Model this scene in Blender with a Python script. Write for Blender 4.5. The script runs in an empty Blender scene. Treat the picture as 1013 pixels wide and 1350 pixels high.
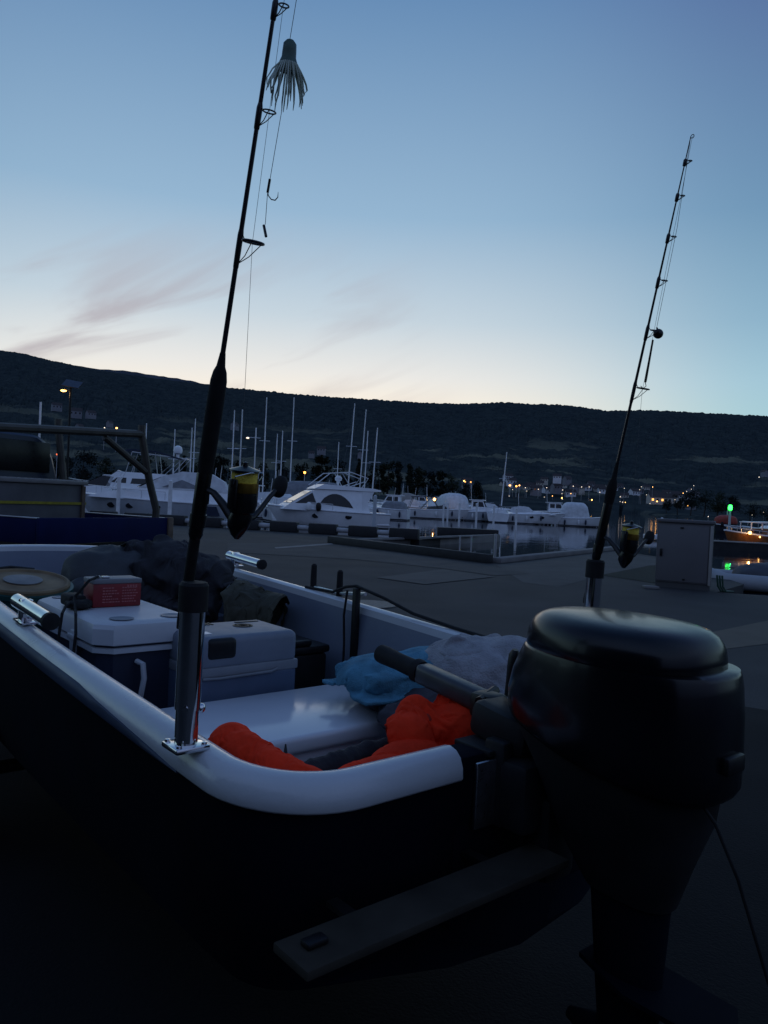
import bpy, bmesh, math, random
from mathutils import Vector, Matrix, noise
R = math.radians
random.seed(7)
sc = bpy.context.scene
COL = sc.collection

# ------------------------------------------------------------------ camera
F, HCAM = 1014.0, 1.6
roll, pitch = R(2.8), math.atan(17 / F)
FW = Vector((0, math.cos(pitch), -math.sin(pitch)))
R0 = Vector((1, 0, 0)); U0 = R0.cross(FW)
RT = math.cos(roll) * R0 + math.sin(roll) * U0
UP = RT.cross(FW)
cam = bpy.data.cameras.new('camera'); camo = bpy.data.objects.new('camera', cam); COL.objects.link(camo)
m = Matrix((RT, UP, -FW)).transposed().to_4x4(); m.translation = (0, 0, HCAM)
camo.matrix_world = m
cam.sensor_fit = 'VERTICAL'; cam.angle = 2 * math.atan(675 / F)
cam.clip_start = 0.05; cam.clip_end = 20000
sc.camera = camo
sc.view_settings.view_transform = 'Standard'; sc.view_settings.look = 'None'
sc.view_settings.exposure = 0.0; sc.view_settings.gamma = 1.0

# ------------------------------------------------------------------ sky (dusk) and the last of the sun
GLOW_AZ = R(-9)                       # the afterglow stands left of the view axis
w = bpy.data.worlds.new('World'); sc.world = w; w.use_nodes = True
nt = w.node_tree; nt.nodes.clear()
N = lambda t: nt.nodes.new(t)
def lk(a, b): nt.links.new(a, b)
def srgb(*c): return tuple(((x / 255) / 12.92 if x / 255 < .04045 else ((x / 255 + .055) / 1.055) ** 2.4) for x in c) + (1,)
def wramp(fac, stops):
    r = N('ShaderNodeValToRGB'); el = r.color_ramp.elements
    while len(el) < len(stops): el.new(0.5)
    for e, (p, c) in zip(el, stops): e.position = p; e.color = c
    lk(fac, r.inputs[0]); return r.outputs[0]
def wmath(op, a, b=None):
    n = N('ShaderNodeMath'); n.operation = op
    for i, x in enumerate((a, b)):
        if x is None: continue
        if isinstance(x, (int, float)): n.inputs[i].default_value = x
        else: lk(x, n.inputs[i])
    return n.outputs[0]
tc = N('ShaderNodeTexCoord'); sep = N('ShaderNodeSeparateXYZ'); lk(tc.outputs['Generated'], sep.inputs[0])
elev = wmath('DIVIDE', wmath('ARCSINE', sep.outputs[2]), math.pi / 2)       # 0 horizon .. 1 zenith
az = wmath('SUBTRACT', wmath('ARCTAN2', sep.outputs[0], sep.outputs[1]), GLOW_AZ)
azc = wmath('MULTIPLY_ADD', wmath('COSINE', az), .5); nt.nodes[-1].inputs[2].default_value = .5   # 1 toward glow
d = lambda deg: deg / 90
g_glow = wramp(elev, [(0, srgb(232, 212, 192)), (d(6.5), srgb(246, 234, 216)), (d(9), srgb(228, 226, 222)), (d(13), srgb(192, 206, 216)), (d(20), srgb(144, 176, 203)),
                      (d(34), srgb(94, 132, 174)), (d(55), srgb(66, 98, 148)), (1, srgb(60, 88, 136))])
g_side = wramp(elev, [(0, srgb(150, 186, 196)), (d(6.5), srgb(162, 198, 208)), (d(9), srgb(156, 192, 208)), (d(13), srgb(136, 173, 196)), (d(20), srgb(108, 146, 178)),
                      (d(34), srgb(80, 104, 152)), (d(55), srgb(62, 88, 136)), (1, srgb(60, 88, 136))])
g_back = wramp(elev, [(0, srgb(70, 80, 108)), (d(12), srgb(88, 104, 140)), (d(24), srgb(118, 138, 178)), (d(50), srgb(102, 128, 174)), (1, srgb(60, 88, 136))])
def wmix(f, a, b):
    n = N('ShaderNodeMix'); n.data_type = 'RGBA'; lk(f, n.inputs[0]); lk(a, n.inputs[6]); lk(b, n.inputs[7]); return n.outputs[2]
def mrange(x, a, b, smooth=True):
    n = N('ShaderNodeMapRange'); n.interpolation_type = 'SMOOTHSTEP' if smooth else 'LINEAR'
    lk(x, n.inputs[0]); n.inputs[1].default_value = a; n.inputs[2].default_value = b; return n.outputs[0]
f1 = mrange(azc, math.cos(R(36)) * .5 + .5, math.cos(R(4)) * .5 + .5)
f2 = mrange(azc, .30, .80)
sky = wmix(f2, g_back, wmix(f1, g_side, g_glow))
# thin cloud streaks low in the afterglow
azl = wmath('MULTIPLY_ADD', wmath('COSINE', wmath('ADD', az, R(13))), .5); nt.nodes[-1].inputs[2].default_value = .5
mp = N('ShaderNodeMapping'); mp0 = N('ShaderNodeMapping'); lk(tc.outputs['Generated'], mp0.inputs[0]); mp0.inputs['Rotation'].default_value = (0, R(24), 0); lk(mp0.outputs[0], mp.inputs[0]); mp.inputs['Scale'].default_value = (1.9, 2.0, 10.0)
nz = N('ShaderNodeTexNoise'); lk(mp.outputs[0], nz.inputs[0]); nz.inputs['Scale'].default_value = 1.7; nz.inputs['Detail'].default_value = 5; nz.inputs['Distortion'].default_value = .6
cl = wmath('MULTIPLY', mrange(nz.outputs[0], .47, .72), wmath('MULTIPLY', mrange(elev, d(20), d(11)), mrange(azl, .94, .985)))
cl = wmath('MULTIPLY', cl, .68)
cc = N('ShaderNodeRGB'); cc.outputs[0].default_value = srgb(164, 154, 162)
sky = wmix(cl, sky, cc.outputs[0])
sky = wmix(mrange(elev, -.01, -.06), sky, wramp(elev, [(0, srgb(20, 22, 28)), (1, srgb(20, 22, 28))]))
bg = N('ShaderNodeBackground'); lk(sky, bg.inputs[0]); bg.inputs[1].default_value = 1.06
ns = N('ShaderNodeTexSky'); ns.sky_type = 'NISHITA'; ns.sun_disc = False; ns.sun_elevation = R(-3); ns.sun_rotation = GLOW_AZ
bg2 = N('ShaderNodeBackground'); lk(ns.outputs[0], bg2.inputs[0]); bg2.inputs[1].default_value = .05
ad = N('ShaderNodeAddShader'); lk(bg.outputs[0], ad.inputs[0]); lk(bg2.outputs[0], ad.inputs[1])
out = N('ShaderNodeOutputWorld'); lk(ad.outputs[0], out.inputs[0])
sun = bpy.data.lights.new('sun', 'SUN'); sun.energy = .03; sun.angle = R(20); sun.color = (1, .8, .66)
suno = bpy.data.objects.new('sun', sun); COL.objects.link(suno)
sd = Vector((math.sin(GLOW_AZ) * math.cos(R(7)), math.cos(GLOW_AZ) * math.cos(R(7)), math.sin(R(7))))
suno.rotation_euler = sd.to_track_quat('Z', 'Y').to_euler()

# ------------------------------------------------------------------ helpers
def ray(px, py): return FW + RT * ((px - 506.5) / F) - UP * ((py - 675) / F)
def at(px, py, Y):                     # the point seen at a photo pixel, Y metres away
    r = ray(px, py); return Vector((0, 0, HCAM)) + r * (Y / r.y)
def onz(px, py, z=0):                  # the point of the level z seen at a photo pixel
    r = ray(px, py); return Vector((0, 0, HCAM)) + r * ((z - HCAM) / r.z)
MATS = {}
def mat(name, col, rough=.6, metal=0, var=.25, scale=6, bump=0, bscale=40, coat=0, emit=None, es=0, spec=.5, rvar=.1, bdist=.01):
    if name in MATS: return MATS[name]
    M_ = bpy.data.materials.new(name); M_.use_nodes = True; t = M_.node_tree; b = t.nodes['Principled BSDF']
    c = t.nodes.new('ShaderNodeTexCoord')
    n = t.nodes.new('ShaderNodeTexNoise'); n.inputs['Scale'].default_value = scale; n.inputs['Detail'].default_value = 6
    t.links.new(c.outputs['Object'], n.inputs[0])
    r = t.nodes.new('ShaderNodeValToRGB'); e = r.color_ramp.elements
    e[0].position = .3; e[1].position = .7
    e[0].color = tuple(x * (1 - var) for x in col) + (1,); e[1].color = tuple(min(1, x * (1 + var)) for x in col) + (1,)
    t.links.new(n.outputs[0], r.inputs[0]); t.links.new(r.outputs[0], b.inputs['Base Color'])
    if rvar:
        q = t.nodes.new('ShaderNodeMapRange'); q.inputs[3].default_value = max(.02, rough - rvar); q.inputs[4].default_value = min(1, rough + rvar)
        n2 = t.nodes.new('ShaderNodeTexNoise'); n2.inputs['Scale'].default_value = scale * 2.3; n2.inputs['Detail'].default_value = 4
        t.links.new(c.outputs['Object'], n2.inputs[0]); t.links.new(n2.outputs[0], q.inputs[0]); t.links.new(q.outputs[0], b.inputs['Roughness'])
    else: b.inputs['Roughness'].default_value = rough
    b.inputs['Metallic'].default_value = metal; b.inputs['Coat Weight'].default_value = coat; b.inputs['Specular IOR Level'].default_value = spec
    if bump:
        n3 = t.nodes.new('ShaderNodeTexNoise'); n3.inputs['Scale'].default_value = bscale; n3.inputs['Detail'].default_value = 5
        t.links.new(c.outputs['Object'], n3.inputs[0])
        bp_ = t.nodes.new('ShaderNodeBump'); bp_.inputs['Strength'].default_value = bump; bp_.inputs['Distance'].default_value = bdist
        t.links.new(n3.outputs[0], bp_.inputs['Height']); t.links.new(bp_.outputs[0], b.inputs['Normal'])
    if emit: b.inputs['Emission Color'].default_value = tuple(emit) + (1,); b.inputs['Emission Strength'].default_value = es
    MATS[name] = M_; return M_

WM = {}                                # world matrices of the empties
def rotz(a, loc=(0, 0, 0)): return Matrix.Translation(Vector(loc)) @ Matrix.Rotation(a, 4, 'Z')
class MB:
    def __init__(s): s.v = []; s.f = []
    def add(s, vs, fs, T=None):
        o = len(s.v)
        for p in vs: s.v.append((T @ Vector(p)) if T else Vector(p))
        for f in fs: s.f.append(tuple(i + o for i in f))
        return s
    def box(s, c, size, T=None, r=0, seg=2):
        bm = bmesh.new(); bmesh.ops.create_cube(bm, size=1)
        for q in bm.verts: q.co = Vector((q.co.x * size[0], q.co.y * size[1], q.co.z * size[2]))
        if r: bmesh.ops.bevel(bm, geom=bm.edges[:], offset=r, segments=seg, profile=.5, affect='EDGES')
        bm.verts.index_update()
        vs = [q.co + Vector(c) for q in bm.verts]; fs = [[q.index for q in f.verts] for f in bm.faces]; bm.free()
        return s.add(vs, fs, T)
    def loft(s, rings, cap=True, closed=True, T=None):
        n = len(rings[0]); vs = [p for r in rings for p in r]; fs = []
        for i in range(len(rings) - 1):
            for j in range(n if closed else n - 1):
                k = (j + 1) % n; fs.append((i * n + j, i * n + k, (i + 1) * n + k, (i + 1) * n + j))
        if cap: fs.append(tuple(range(n))[::-1]); fs.append(tuple((len(rings) - 1) * n + j for j in range(n)))
        return s.add(vs, fs, T)
    def tube(s, pts, rad, n=10, cap=True, T=None, sq=1.0):
        pts = [Vector(p) for p in pts]; k = len(pts)
        if not hasattr(rad, '__len__'): rad = [rad] * k
        rings = []; ref = None
        for i, p in enumerate(pts):
            t = (pts[min(i + 1, k - 1)] - pts[max(i - 1, 0)]).normalized()
            if ref is None: ref = t.orthogonal().normalized()
            ref = (ref - t * ref.dot(t)).normalized(); b = t.cross(ref)
            rings.append([p + (ref * math.cos(a) + b * math.sin(a) * sq) * rad[i] for a in [2 * math.pi * j / n for j in range(n)]])
        return s.loft(rings, cap, True, T)
    def lathe(s, prof, T=None, n=24, cap=True):
        return s.loft([[(r * math.cos(2 * math.pi * j / n), r * math.sin(2 * math.pi * j / n), h) for j in range(n)] for r, h in prof], cap, True, T)
    def prism(s, poly, y0, y1, T=None, tap=None):   # polygon in (x,z), extruded along y; tap(z) scales y
        n = len(poly); f = tap or (lambda z: 1)
        return s.add([(x, y0 * f(z), z) for x, z in poly] + [(x, y1 * f(z), z) for x, z in poly],
                     [tuple(range(n)), tuple(range(n, 2 * n))[::-1]] + [(i, i + n, (i + 1) % n + n, (i + 1) % n) for i in range(n)], T)
    def slab(s, poly, z0, z1, T=None):              # polygon in (x,y), from z0 to z1
        n = len(poly)
        return s.add([(x, y, z0) for x, y in poly] + [(x, y, z1) for x, y in poly],
                     [tuple(range(n))[::-1], tuple(range(n, 2 * n))] + [(i, (i + 1) % n, (i + 1) % n + n, i + n) for i in range(n)], T)
    def sheet(s, poly, z): return s.add([(p[0], p[1], z) for p in poly], [tuple(range(len(poly)))])
    def blob(s, c, r, ang=0, amp=.02, sc=6, seed=0, nx=56, ny=34, p=2.6, flat=None, fold=0, tilt=None, fine=.45):
        vs = []; Rm = Matrix.Rotation(ang, 4, 'Z') if tilt is None else Matrix.Rotation(ang, 4, 'Z') @ Matrix.Rotation(tilt, 4, 'Y')
        sp = lambda x: math.copysign(abs(x) ** (2 / p), x)
        for i in range(ny + 1):
            ph = -math.pi / 2 + math.pi * i / ny
            for j in range(nx):
                th = 2 * math.pi * j / nx
                q = Vector((r[0] * sp(math.cos(ph)) * sp(math.cos(th)), r[1] * sp(math.cos(ph)) * sp(math.sin(th)), r[2] * sp(math.sin(ph))))
                d_ = Vector((math.cos(ph) * math.cos(th), math.cos(ph) * math.sin(th), math.sin(ph)))
                k = q * sc + Vector((seed * 7.3, seed * 3.1, seed))
                h = amp * noise.noise(k) + amp * .5 * noise.noise(k * 2.3)
                if fold:
                    kk = Vector((k.x * .6, k.y * 1.3, k.z)) + Vector((noise.noise(k * .6), noise.noise(k * .7 + Vector((5, 0, 0))), 0)) * 1.5
                    h += fold * (1 - 2.2 * abs(noise.noise(kk * .9))) + fold * fine * (1 - 2.4 * abs(noise.noise(kk * 2.1 + Vector((3, 1, 0))))) ** 2
                q = q + d_ * h
                if flat is not None and q.z < -flat: q.z = -flat + (q.z + flat) * .08
                vs.append(Rm @ q + Vector(c))
        fs = [(i * nx + j, i * nx + (j + 1) % nx, (i + 1) * nx + (j + 1) % nx, (i + 1) * nx + j) for i in range(ny) for j in range(nx)]
        return s.add(vs, fs)
    def build(s, name, material, parent=None, M=None, smooth=True, ang=35, kind=None, label=None, cat=None, group=None):
        vs = [(M @ p) if M else p for p in s.v]
        me = bpy.data.meshes.new(name); o = bpy.data.objects.new(name, me); COL.objects.link(o)
        if parent: inv = WM[parent].inverted(); vs = [inv @ p for p in vs]; WM[o] = WM[parent]; o.parent = parent
        elif kind != 'structure':
            cx = sum(p.x for p in vs) / len(vs); cy = sum(p.y for p in vs) / len(vs); cz = min(p.z for p in vs)
            o.location = (cx, cy, cz); WM[o] = Matrix.Translation((cx, cy, cz)); vs = [p - o.location for p in vs]
        else: WM[o] = Matrix.Identity(4)
        me.from_pydata([tuple(p) for p in vs], [], s.f); me.validate()
        bm = bmesh.new(); bm.from_mesh(me); bmesh.ops.remove_doubles(bm, verts=bm.verts, dist=1e-6); bmesh.ops.recalc_face_normals(bm, faces=bm.faces); bm.to_mesh(me); bm.free()
        if smooth: me.shade_smooth(); me.set_sharp_from_angle(angle=R(ang))
        if material: me.materials.append(material)
        tag(o, label, cat, group, kind); return o
def tag(o, label=None, cat=None, group=None, kind=None):
    for k, x in (('label', label), ('category', cat), ('group', group), ('kind', kind)):
        if x: o[k] = x
    return o
def thing(name, label, cat, M, group=None):
    o = bpy.data.objects.new(name, None); COL.objects.link(o); o.empty_display_size = .1
    o.matrix_world = M; o.location = M.translation; o.rotation_euler = M.to_euler(); WM[o] = M.copy()
    return tag(o, label, cat, group)
def dup(root, M, label=None, group=None):
    kids = [(c, list(c.children)) for c in root.children]
    r = root.copy(); COL.objects.link(r); r.location = M.translation; r.rotation_euler = M.to_euler(); WM[r] = M.copy()
    if label: r['label'] = label
    if group: r['group'] = group
    for c, gs in kids:
        k = c.copy(); COL.objects.link(k); k.parent = r; WM[k] = M.copy()
        for g in gs: q = g.copy(); COL.objects.link(q); q.parent = k
    return r
def point_light(loc, power, col, rad=.05):
    l = bpy.data.lights.new('lamp_light', 'POINT'); l.energy = power; l.color = col; l.shadow_soft_size = rad
    o = bpy.data.objects.new('lamp_light', l); COL.objects.link(o); o.location = loc; return o
def lerp(a, b, t): return a + (b - a) * t
def interp(tab, x):
    if x <= tab[0][0]: return tab[0][1]
    for (a, b), (c, e) in zip(tab, tab[1:]):
        if x <= c: return lerp(b, e, (x - a) / (c - a))
    return tab[-1][1]

# ------------------------------------------------------------------ materials
gel = mat('white_gelcoat', (.58, .6, .62), .22, var=.05, scale=3, coat=.15, rvar=.14, bump=.22, bscale=45, bdist=.004)
liner = mat('blue_grey_liner', (.17, .20, .26), .4, var=.08, scale=4, rvar=.1, bump=.1, bscale=60)
benchm = mat('bench_gelcoat', (.68, .70, .73), .16, var=.04, scale=3, rvar=.05)
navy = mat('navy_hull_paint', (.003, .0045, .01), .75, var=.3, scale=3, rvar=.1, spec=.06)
deckm = mat('grey_deck', (.10, .11, .125), .7, var=.2, scale=9)
chrome = mat('chrome', (.72, .73, .75), .1, 1, var=.08, scale=20, rvar=.05)
steel = mat('brushed_steel', (.5, .51, .53), .3, 1, var=.15, scale=30)
blackp = mat('black_plastic', (.008, .008, .009), .45, var=.3, scale=20, spec=.3)
rubber = mat('black_rubber', (.012, .012, .013), .75, var=.3, scale=30, spec=.3)
cowlm = mat('gloss_black_cowl', (.003, .0035, .006), .24, var=.3, scale=5, coat=.1, spec=.32, rvar=.06)
midm = mat('dark_grey_engine_metal', (.018, .0185, .021), .55, .2, spec=.25, var=.2, scale=12)
tillm = mat('grey_tiller_metal', (.05, .053, .06), .38, .2, var=.2, scale=20)
orange = mat('orange_cloth', (.82, .042, .014), .9, spec=.1, var=.18, scale=10, bump=.35, bscale=55)
orange_w = mat('orange_webbing', (.45, .03, .01), .8, var=.2, scale=30)
bluetow = mat('blue_towel', (.075, .235, .33), .95, var=.3, scale=14, bump=.9, bscale=170, bdist=.006)
greytow = mat('grey_fleece', (.31, .31, .33), .95, var=.25, scale=12, bump=.9, bscale=120, bdist=.008)
darkcl = mat('dark_cloth', (.02, .02, .026), .9, var=.3, scale=8, bump=.3, bscale=80)
brownc = mat('brown_cloth', (.045, .04, .05), .9, var=.3, scale=8, bump=.3, bscale=80)
greycl = mat('grey_nylon', (.034, .037, .042), .7, var=.2, scale=6, bump=.2, bscale=60)
olive = mat('olive_cloth', (.045, .042, .026), .85, var=.35, scale=5, bump=.3, bscale=70)
coolw = mat('cooler_white', (.5, .52, .55), .45, var=.06, scale=6, bump=.06, bscale=200)
coolb = mat('cooler_navy', (.012, .02, .045), .5, var=.15, scale=6)
ecg = mat('ecooler_grey', (.17, .195, .24), .5, var=.08, scale=9, bump=.08, bscale=260)
ecb = mat('ecooler_blue', (.07, .10, .165), .5, var=.1, scale=8)
ecl = mat('ecooler_light', (.21, .225, .25), .5, var=.08, scale=8)
redm = mat('battery_red', (.22, .012, .016), .45, var=.15, scale=20)
redpr = mat('battery_print', (.42, .12, .12), .6, var=.1, scale=30)
bgrey = mat('battery_grey', (.2, .2, .21), .55, var=.1, scale=20)
greenp = mat('green_bucket_plastic', (.006, .055, .05), .45, var=.2, scale=8)
tan = mat('weathered_tan', (.2, .14, .075), .75, var=.35, scale=8)
whitep = mat('white_paint', (.75, .76, .77), .4, var=.1, scale=5)
boatw = mat('boat_white', (.82, .84, .86), .3, var=.08, scale=1.5)
boatg = mat('boat_grey_hull', (.45, .49, .53), .3, var=.12, scale=1.5)
antif = mat('dark_antifouling', (.02, .025, .035), .6, var=.2, scale=2)
canv = mat('pale_canvas', (.62, .64, .66), .85, var=.15, scale=3, bump=.3, bscale=5, bdist=.05)
canvg = mat('grey_canvas', (.2, .21, .23), .85, var=.2, scale=3, bump=.3, bscale=5, bdist=.05)
canvb = mat('navy_canvas', (.02, .03, .06), .85, var=.2, scale=3)
glass = mat('dark_boat_glass', (.008, .012, .018), .06, var=.2, scale=3, rvar=.02)
alu = mat('aluminium', (.55, .56, .58), .35, .8, var=.1, scale=6)
mastm = mat('mast_aluminium', (.8, .81, .83), .4, .3, var=.1, scale=2)
teak = mat('varnished_wood', (.22, .09, .03), .35, var=.3, scale=5)
wood = mat('weathered_wood', (.12, .085, .06), .8, var=.35, scale=7)
concr = mat('concrete', (.17, .165, .16), .85, var=.2, scale=1.3, bump=.3, bscale=30)
concd = mat('dark_concrete', (.07, .07, .072), .85, var=.3, scale=.8, bump=.3, bscale=20)
bumperm = mat('bumper_rubber', (.015, .016, .018), .7, var=.3, scale=4)
reelb = mat('reel_black', (.01, .01, .011), .3, .3, var=.2, scale=30)
gold = mat('reel_gold', (.3, .17, .03), .3, .8, var=.15, scale=40)
yel = mat('yellow_braid', (.75, .56, .06), .7, var=.2, scale=60, bump=.3, bscale=300)
linem = mat('fishing_line', (.06, .07, .08), .5, var=.1)
rodm = mat('rod_blank', (.012, .010, .014), .3, var=.3, scale=12, spec=.4)
eva = mat('eva_grip', (.01, .01, .011), .8, var=.3, scale=30, spec=.2)
vinyl = mat('squid_vinyl', (.5, .55, .45), .45, var=.3, scale=25)
cabm = mat('cabinet_grey', (.12, .115, .12), .65, var=.06, scale=2)
truckb = mat('truck_blue_paint', (.008, .02, .05), .35, var=.15, scale=2, spec=.45)
boardb = mat('side_board_blue', (.005, .010, .055), .7, spec=.1, var=.2, scale=3)
treadm = mat('box_lid_grey', (.2, .19, .19), .5, var=.2, scale=6)
boxm = mat('box_side', (.085, .085, .095), .65, var=.25, scale=3)
strapm = mat('yellow_strap', (.28, .24, .02), .8, var=.2, scale=20)
warm_lamp = mat('warm_lamp', (1, .6, .25), .5, emit=(1, .47, .12), es=6, rvar=0)
amber = mat('amber_lamp', (1, .4, .1), .5, emit=(1, .36, .06), es=6, rvar=0)
cool_lamp = mat('pale_lamp', (1, .9, .8), .5, emit=(1, .82, .62), es=1.7, rvar=0)
green_lamp = mat('green_lamp', (.05, 1, .5), .5, emit=(.03, 1, .06), es=6, rvar=0)
redl = mat('red_lamp', (1, .2, .1), .5, emit=(1, .16, .05), es=2, rvar=0)
litwin = mat('lit_window', (1, .5, .1), .5, emit=(1, .45, .1), es=2.2, rvar=0)
redtarp = mat('red_tarp', (.32, .045, .03), .7, var=.2, scale=2)
rustm = mat('orange_boat_cover', (.3, .12, .05), .6, var=.2, scale=3)
woodlam = mat('step_wood', (.042, .037, .03), .9, spec=.1, var=.25, scale=9)
def special_asphalt():
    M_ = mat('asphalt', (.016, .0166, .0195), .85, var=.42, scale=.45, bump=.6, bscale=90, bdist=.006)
    t = M_.node_tree; b = t.nodes['Principled BSDF']; src = b.inputs['Base Color'].links[0].from_socket
    c = t.nodes.new('ShaderNodeTexCoord'); n = t.nodes.new('ShaderNodeTexNoise'); n.inputs['Scale'].default_value = 45; n.inputs['Detail'].default_value = 3
    t.links.new(c.outputs['Object'], n.inputs[0]); r = t.nodes.new('ShaderNodeValToRGB'); r.color_ramp.elements[0].position = .35; r.color_ramp.elements[1].position = .75
    r.color_ramp.elements[0].color = (.6, .6, .6, 1); r.color_ramp.elements[1].color = (1.6, 1.55, 1.5, 1)
    mx = t.nodes.new('ShaderNodeMix'); mx.data_type = 'RGBA'; mx.blend_type = 'MULTIPLY'; mx.inputs[0].default_value = 1
    t.links.new(n.outputs[0], r.inputs[0]); t.links.new(src, mx.inputs[6]); t.links.new(r.outputs[0], mx.inputs[7]); t.links.new(mx.outputs[2], b.inputs['Base Color'])
    return M_
asphalt = special_asphalt()
def water_mat():
    M_ = bpy.data.materials.new('lake_water'); M_.use_nodes = True; t = M_.node_tree; b = t.nodes['Principled BSDF']
    b.inputs['Base Color'].default_value = (.006, .01, .016, 1); b.inputs['Roughness'].default_value = .03; b.inputs['IOR'].default_value = 1.33
    c = t.nodes.new('ShaderNodeTexCoord'); hs = []
    for s_, st in ((.9, 1.0), (4.0, .35)):
        mp_ = t.nodes.new('ShaderNodeMapping'); mp_.inputs['Scale'].default_value = (s_ * .55, s_, 1); t.links.new(c.outputs['Object'], mp_.inputs[0])
        n = t.nodes.new('ShaderNodeTexNoise'); n.inputs['Scale'].default_value = 1; n.inputs['Detail'].default_value = 3; t.links.new(mp_.outputs[0], n.inputs[0]); hs.append((n, st))
    a = t.nodes.new('ShaderNodeMath'); a.operation = 'MULTIPLY_ADD'; t.links.new(hs[1][0].outputs[0], a.inputs[0]); a.inputs[1].default_value = .3; t.links.new(hs[0][0].outputs[0], a.inputs[2])
    bp_ = t.nodes.new('ShaderNodeBump'); bp_.inputs['Strength'].default_value = .07; bp_.inputs['Distance'].default_value = .1
    t.links.new(a.outputs[0], bp_.inputs['Height']); t.links.new(bp_.outputs[0], b.inputs['Normal']); return M_
def hill_mat():
    M_ = bpy.data.materials.new('forest_and_meadow'); M_.use_nodes = True; t = M_.node_tree; b = t.nodes['Principled BSDF']
    c = t.nodes.new('ShaderNodeTexCoord'); sp = t.nodes.new('ShaderNodeSeparateXYZ'); t.links.new(c.outputs['Object'], sp.inputs[0])
    mp_ = t.nodes.new('ShaderNodeMapping'); mp_.inputs['Scale'].default_value = (.0055, .0075, .012); t.links.new(c.outputs['Object'], mp_.inputs[0])
    n = t.nodes.new('ShaderNodeTexNoise'); n.inputs['Scale'].default_value = 1; n.inputs['Detail'].default_value = 4; n.inputs['Roughness'].default_value = .55; t.links.new(mp_.outputs[0], n.inputs[0])
    r = t.nodes.new('ShaderNodeMapRange'); r.inputs[1].default_value = .55; r.inputs[2].default_value = .60; t.links.new(n.outputs[0], r.inputs[0])
    hmask = t.nodes.new('ShaderNodeMapRange'); hmask.inputs[1].default_value = 150; hmask.inputs[2].default_value = 95; t.links.new(sp.outputs[2], hmask.inputs[0])
    mu = t.nodes.new('ShaderNodeMath'); mu.operation = 'MULTIPLY'; t.links.new(r.outputs[0], mu.inputs[0]); t.links.new(hmask.outputs[0], mu.inputs[1])
    n2 = t.nodes.new('ShaderNodeTexNoise'); n2.inputs['Scale'].default_value = .05; n2.inputs['Detail'].default_value = 8; n2.inputs['Roughness'].default_value = .7; t.links.new(c.outputs['Object'], n2.inputs[0])
    fr = t.nodes.new('ShaderNodeValToRGB'); fr.color_ramp.elements[0].position = .35; fr.color_ramp.elements[1].position = .7
    fr.color_ramp.elements[0].color = (.024, .033, .038, 1); fr.color_ramp.elements[1].color = (.06, .074, .07, 1); t.links.new(n2.outputs[0], fr.inputs[0])
    me_ = t.nodes.new('ShaderNodeValToRGB'); me_.color_ramp.elements[0].color = (.075, .088, .068, 1); me_.color_ramp.elements[1].color = (.17, .165, .125, 1); t.links.new(n2.outputs[0], me_.inputs[0])
    mx = t.nodes.new('ShaderNodeMix'); mx.data_type = 'RGBA'; t.links.new(mu.outputs[0], mx.inputs[0]); t.links.new(fr.outputs[0], mx.inputs[6]); t.links.new(me_.outputs[0], mx.inputs[7])
    t.links.new(mx.outputs[2], b.inputs['Base Color']); b.inputs['Roughness'].default_value = 1; b.inputs['Specular IOR Level'].default_value = 0
    return M_

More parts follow.
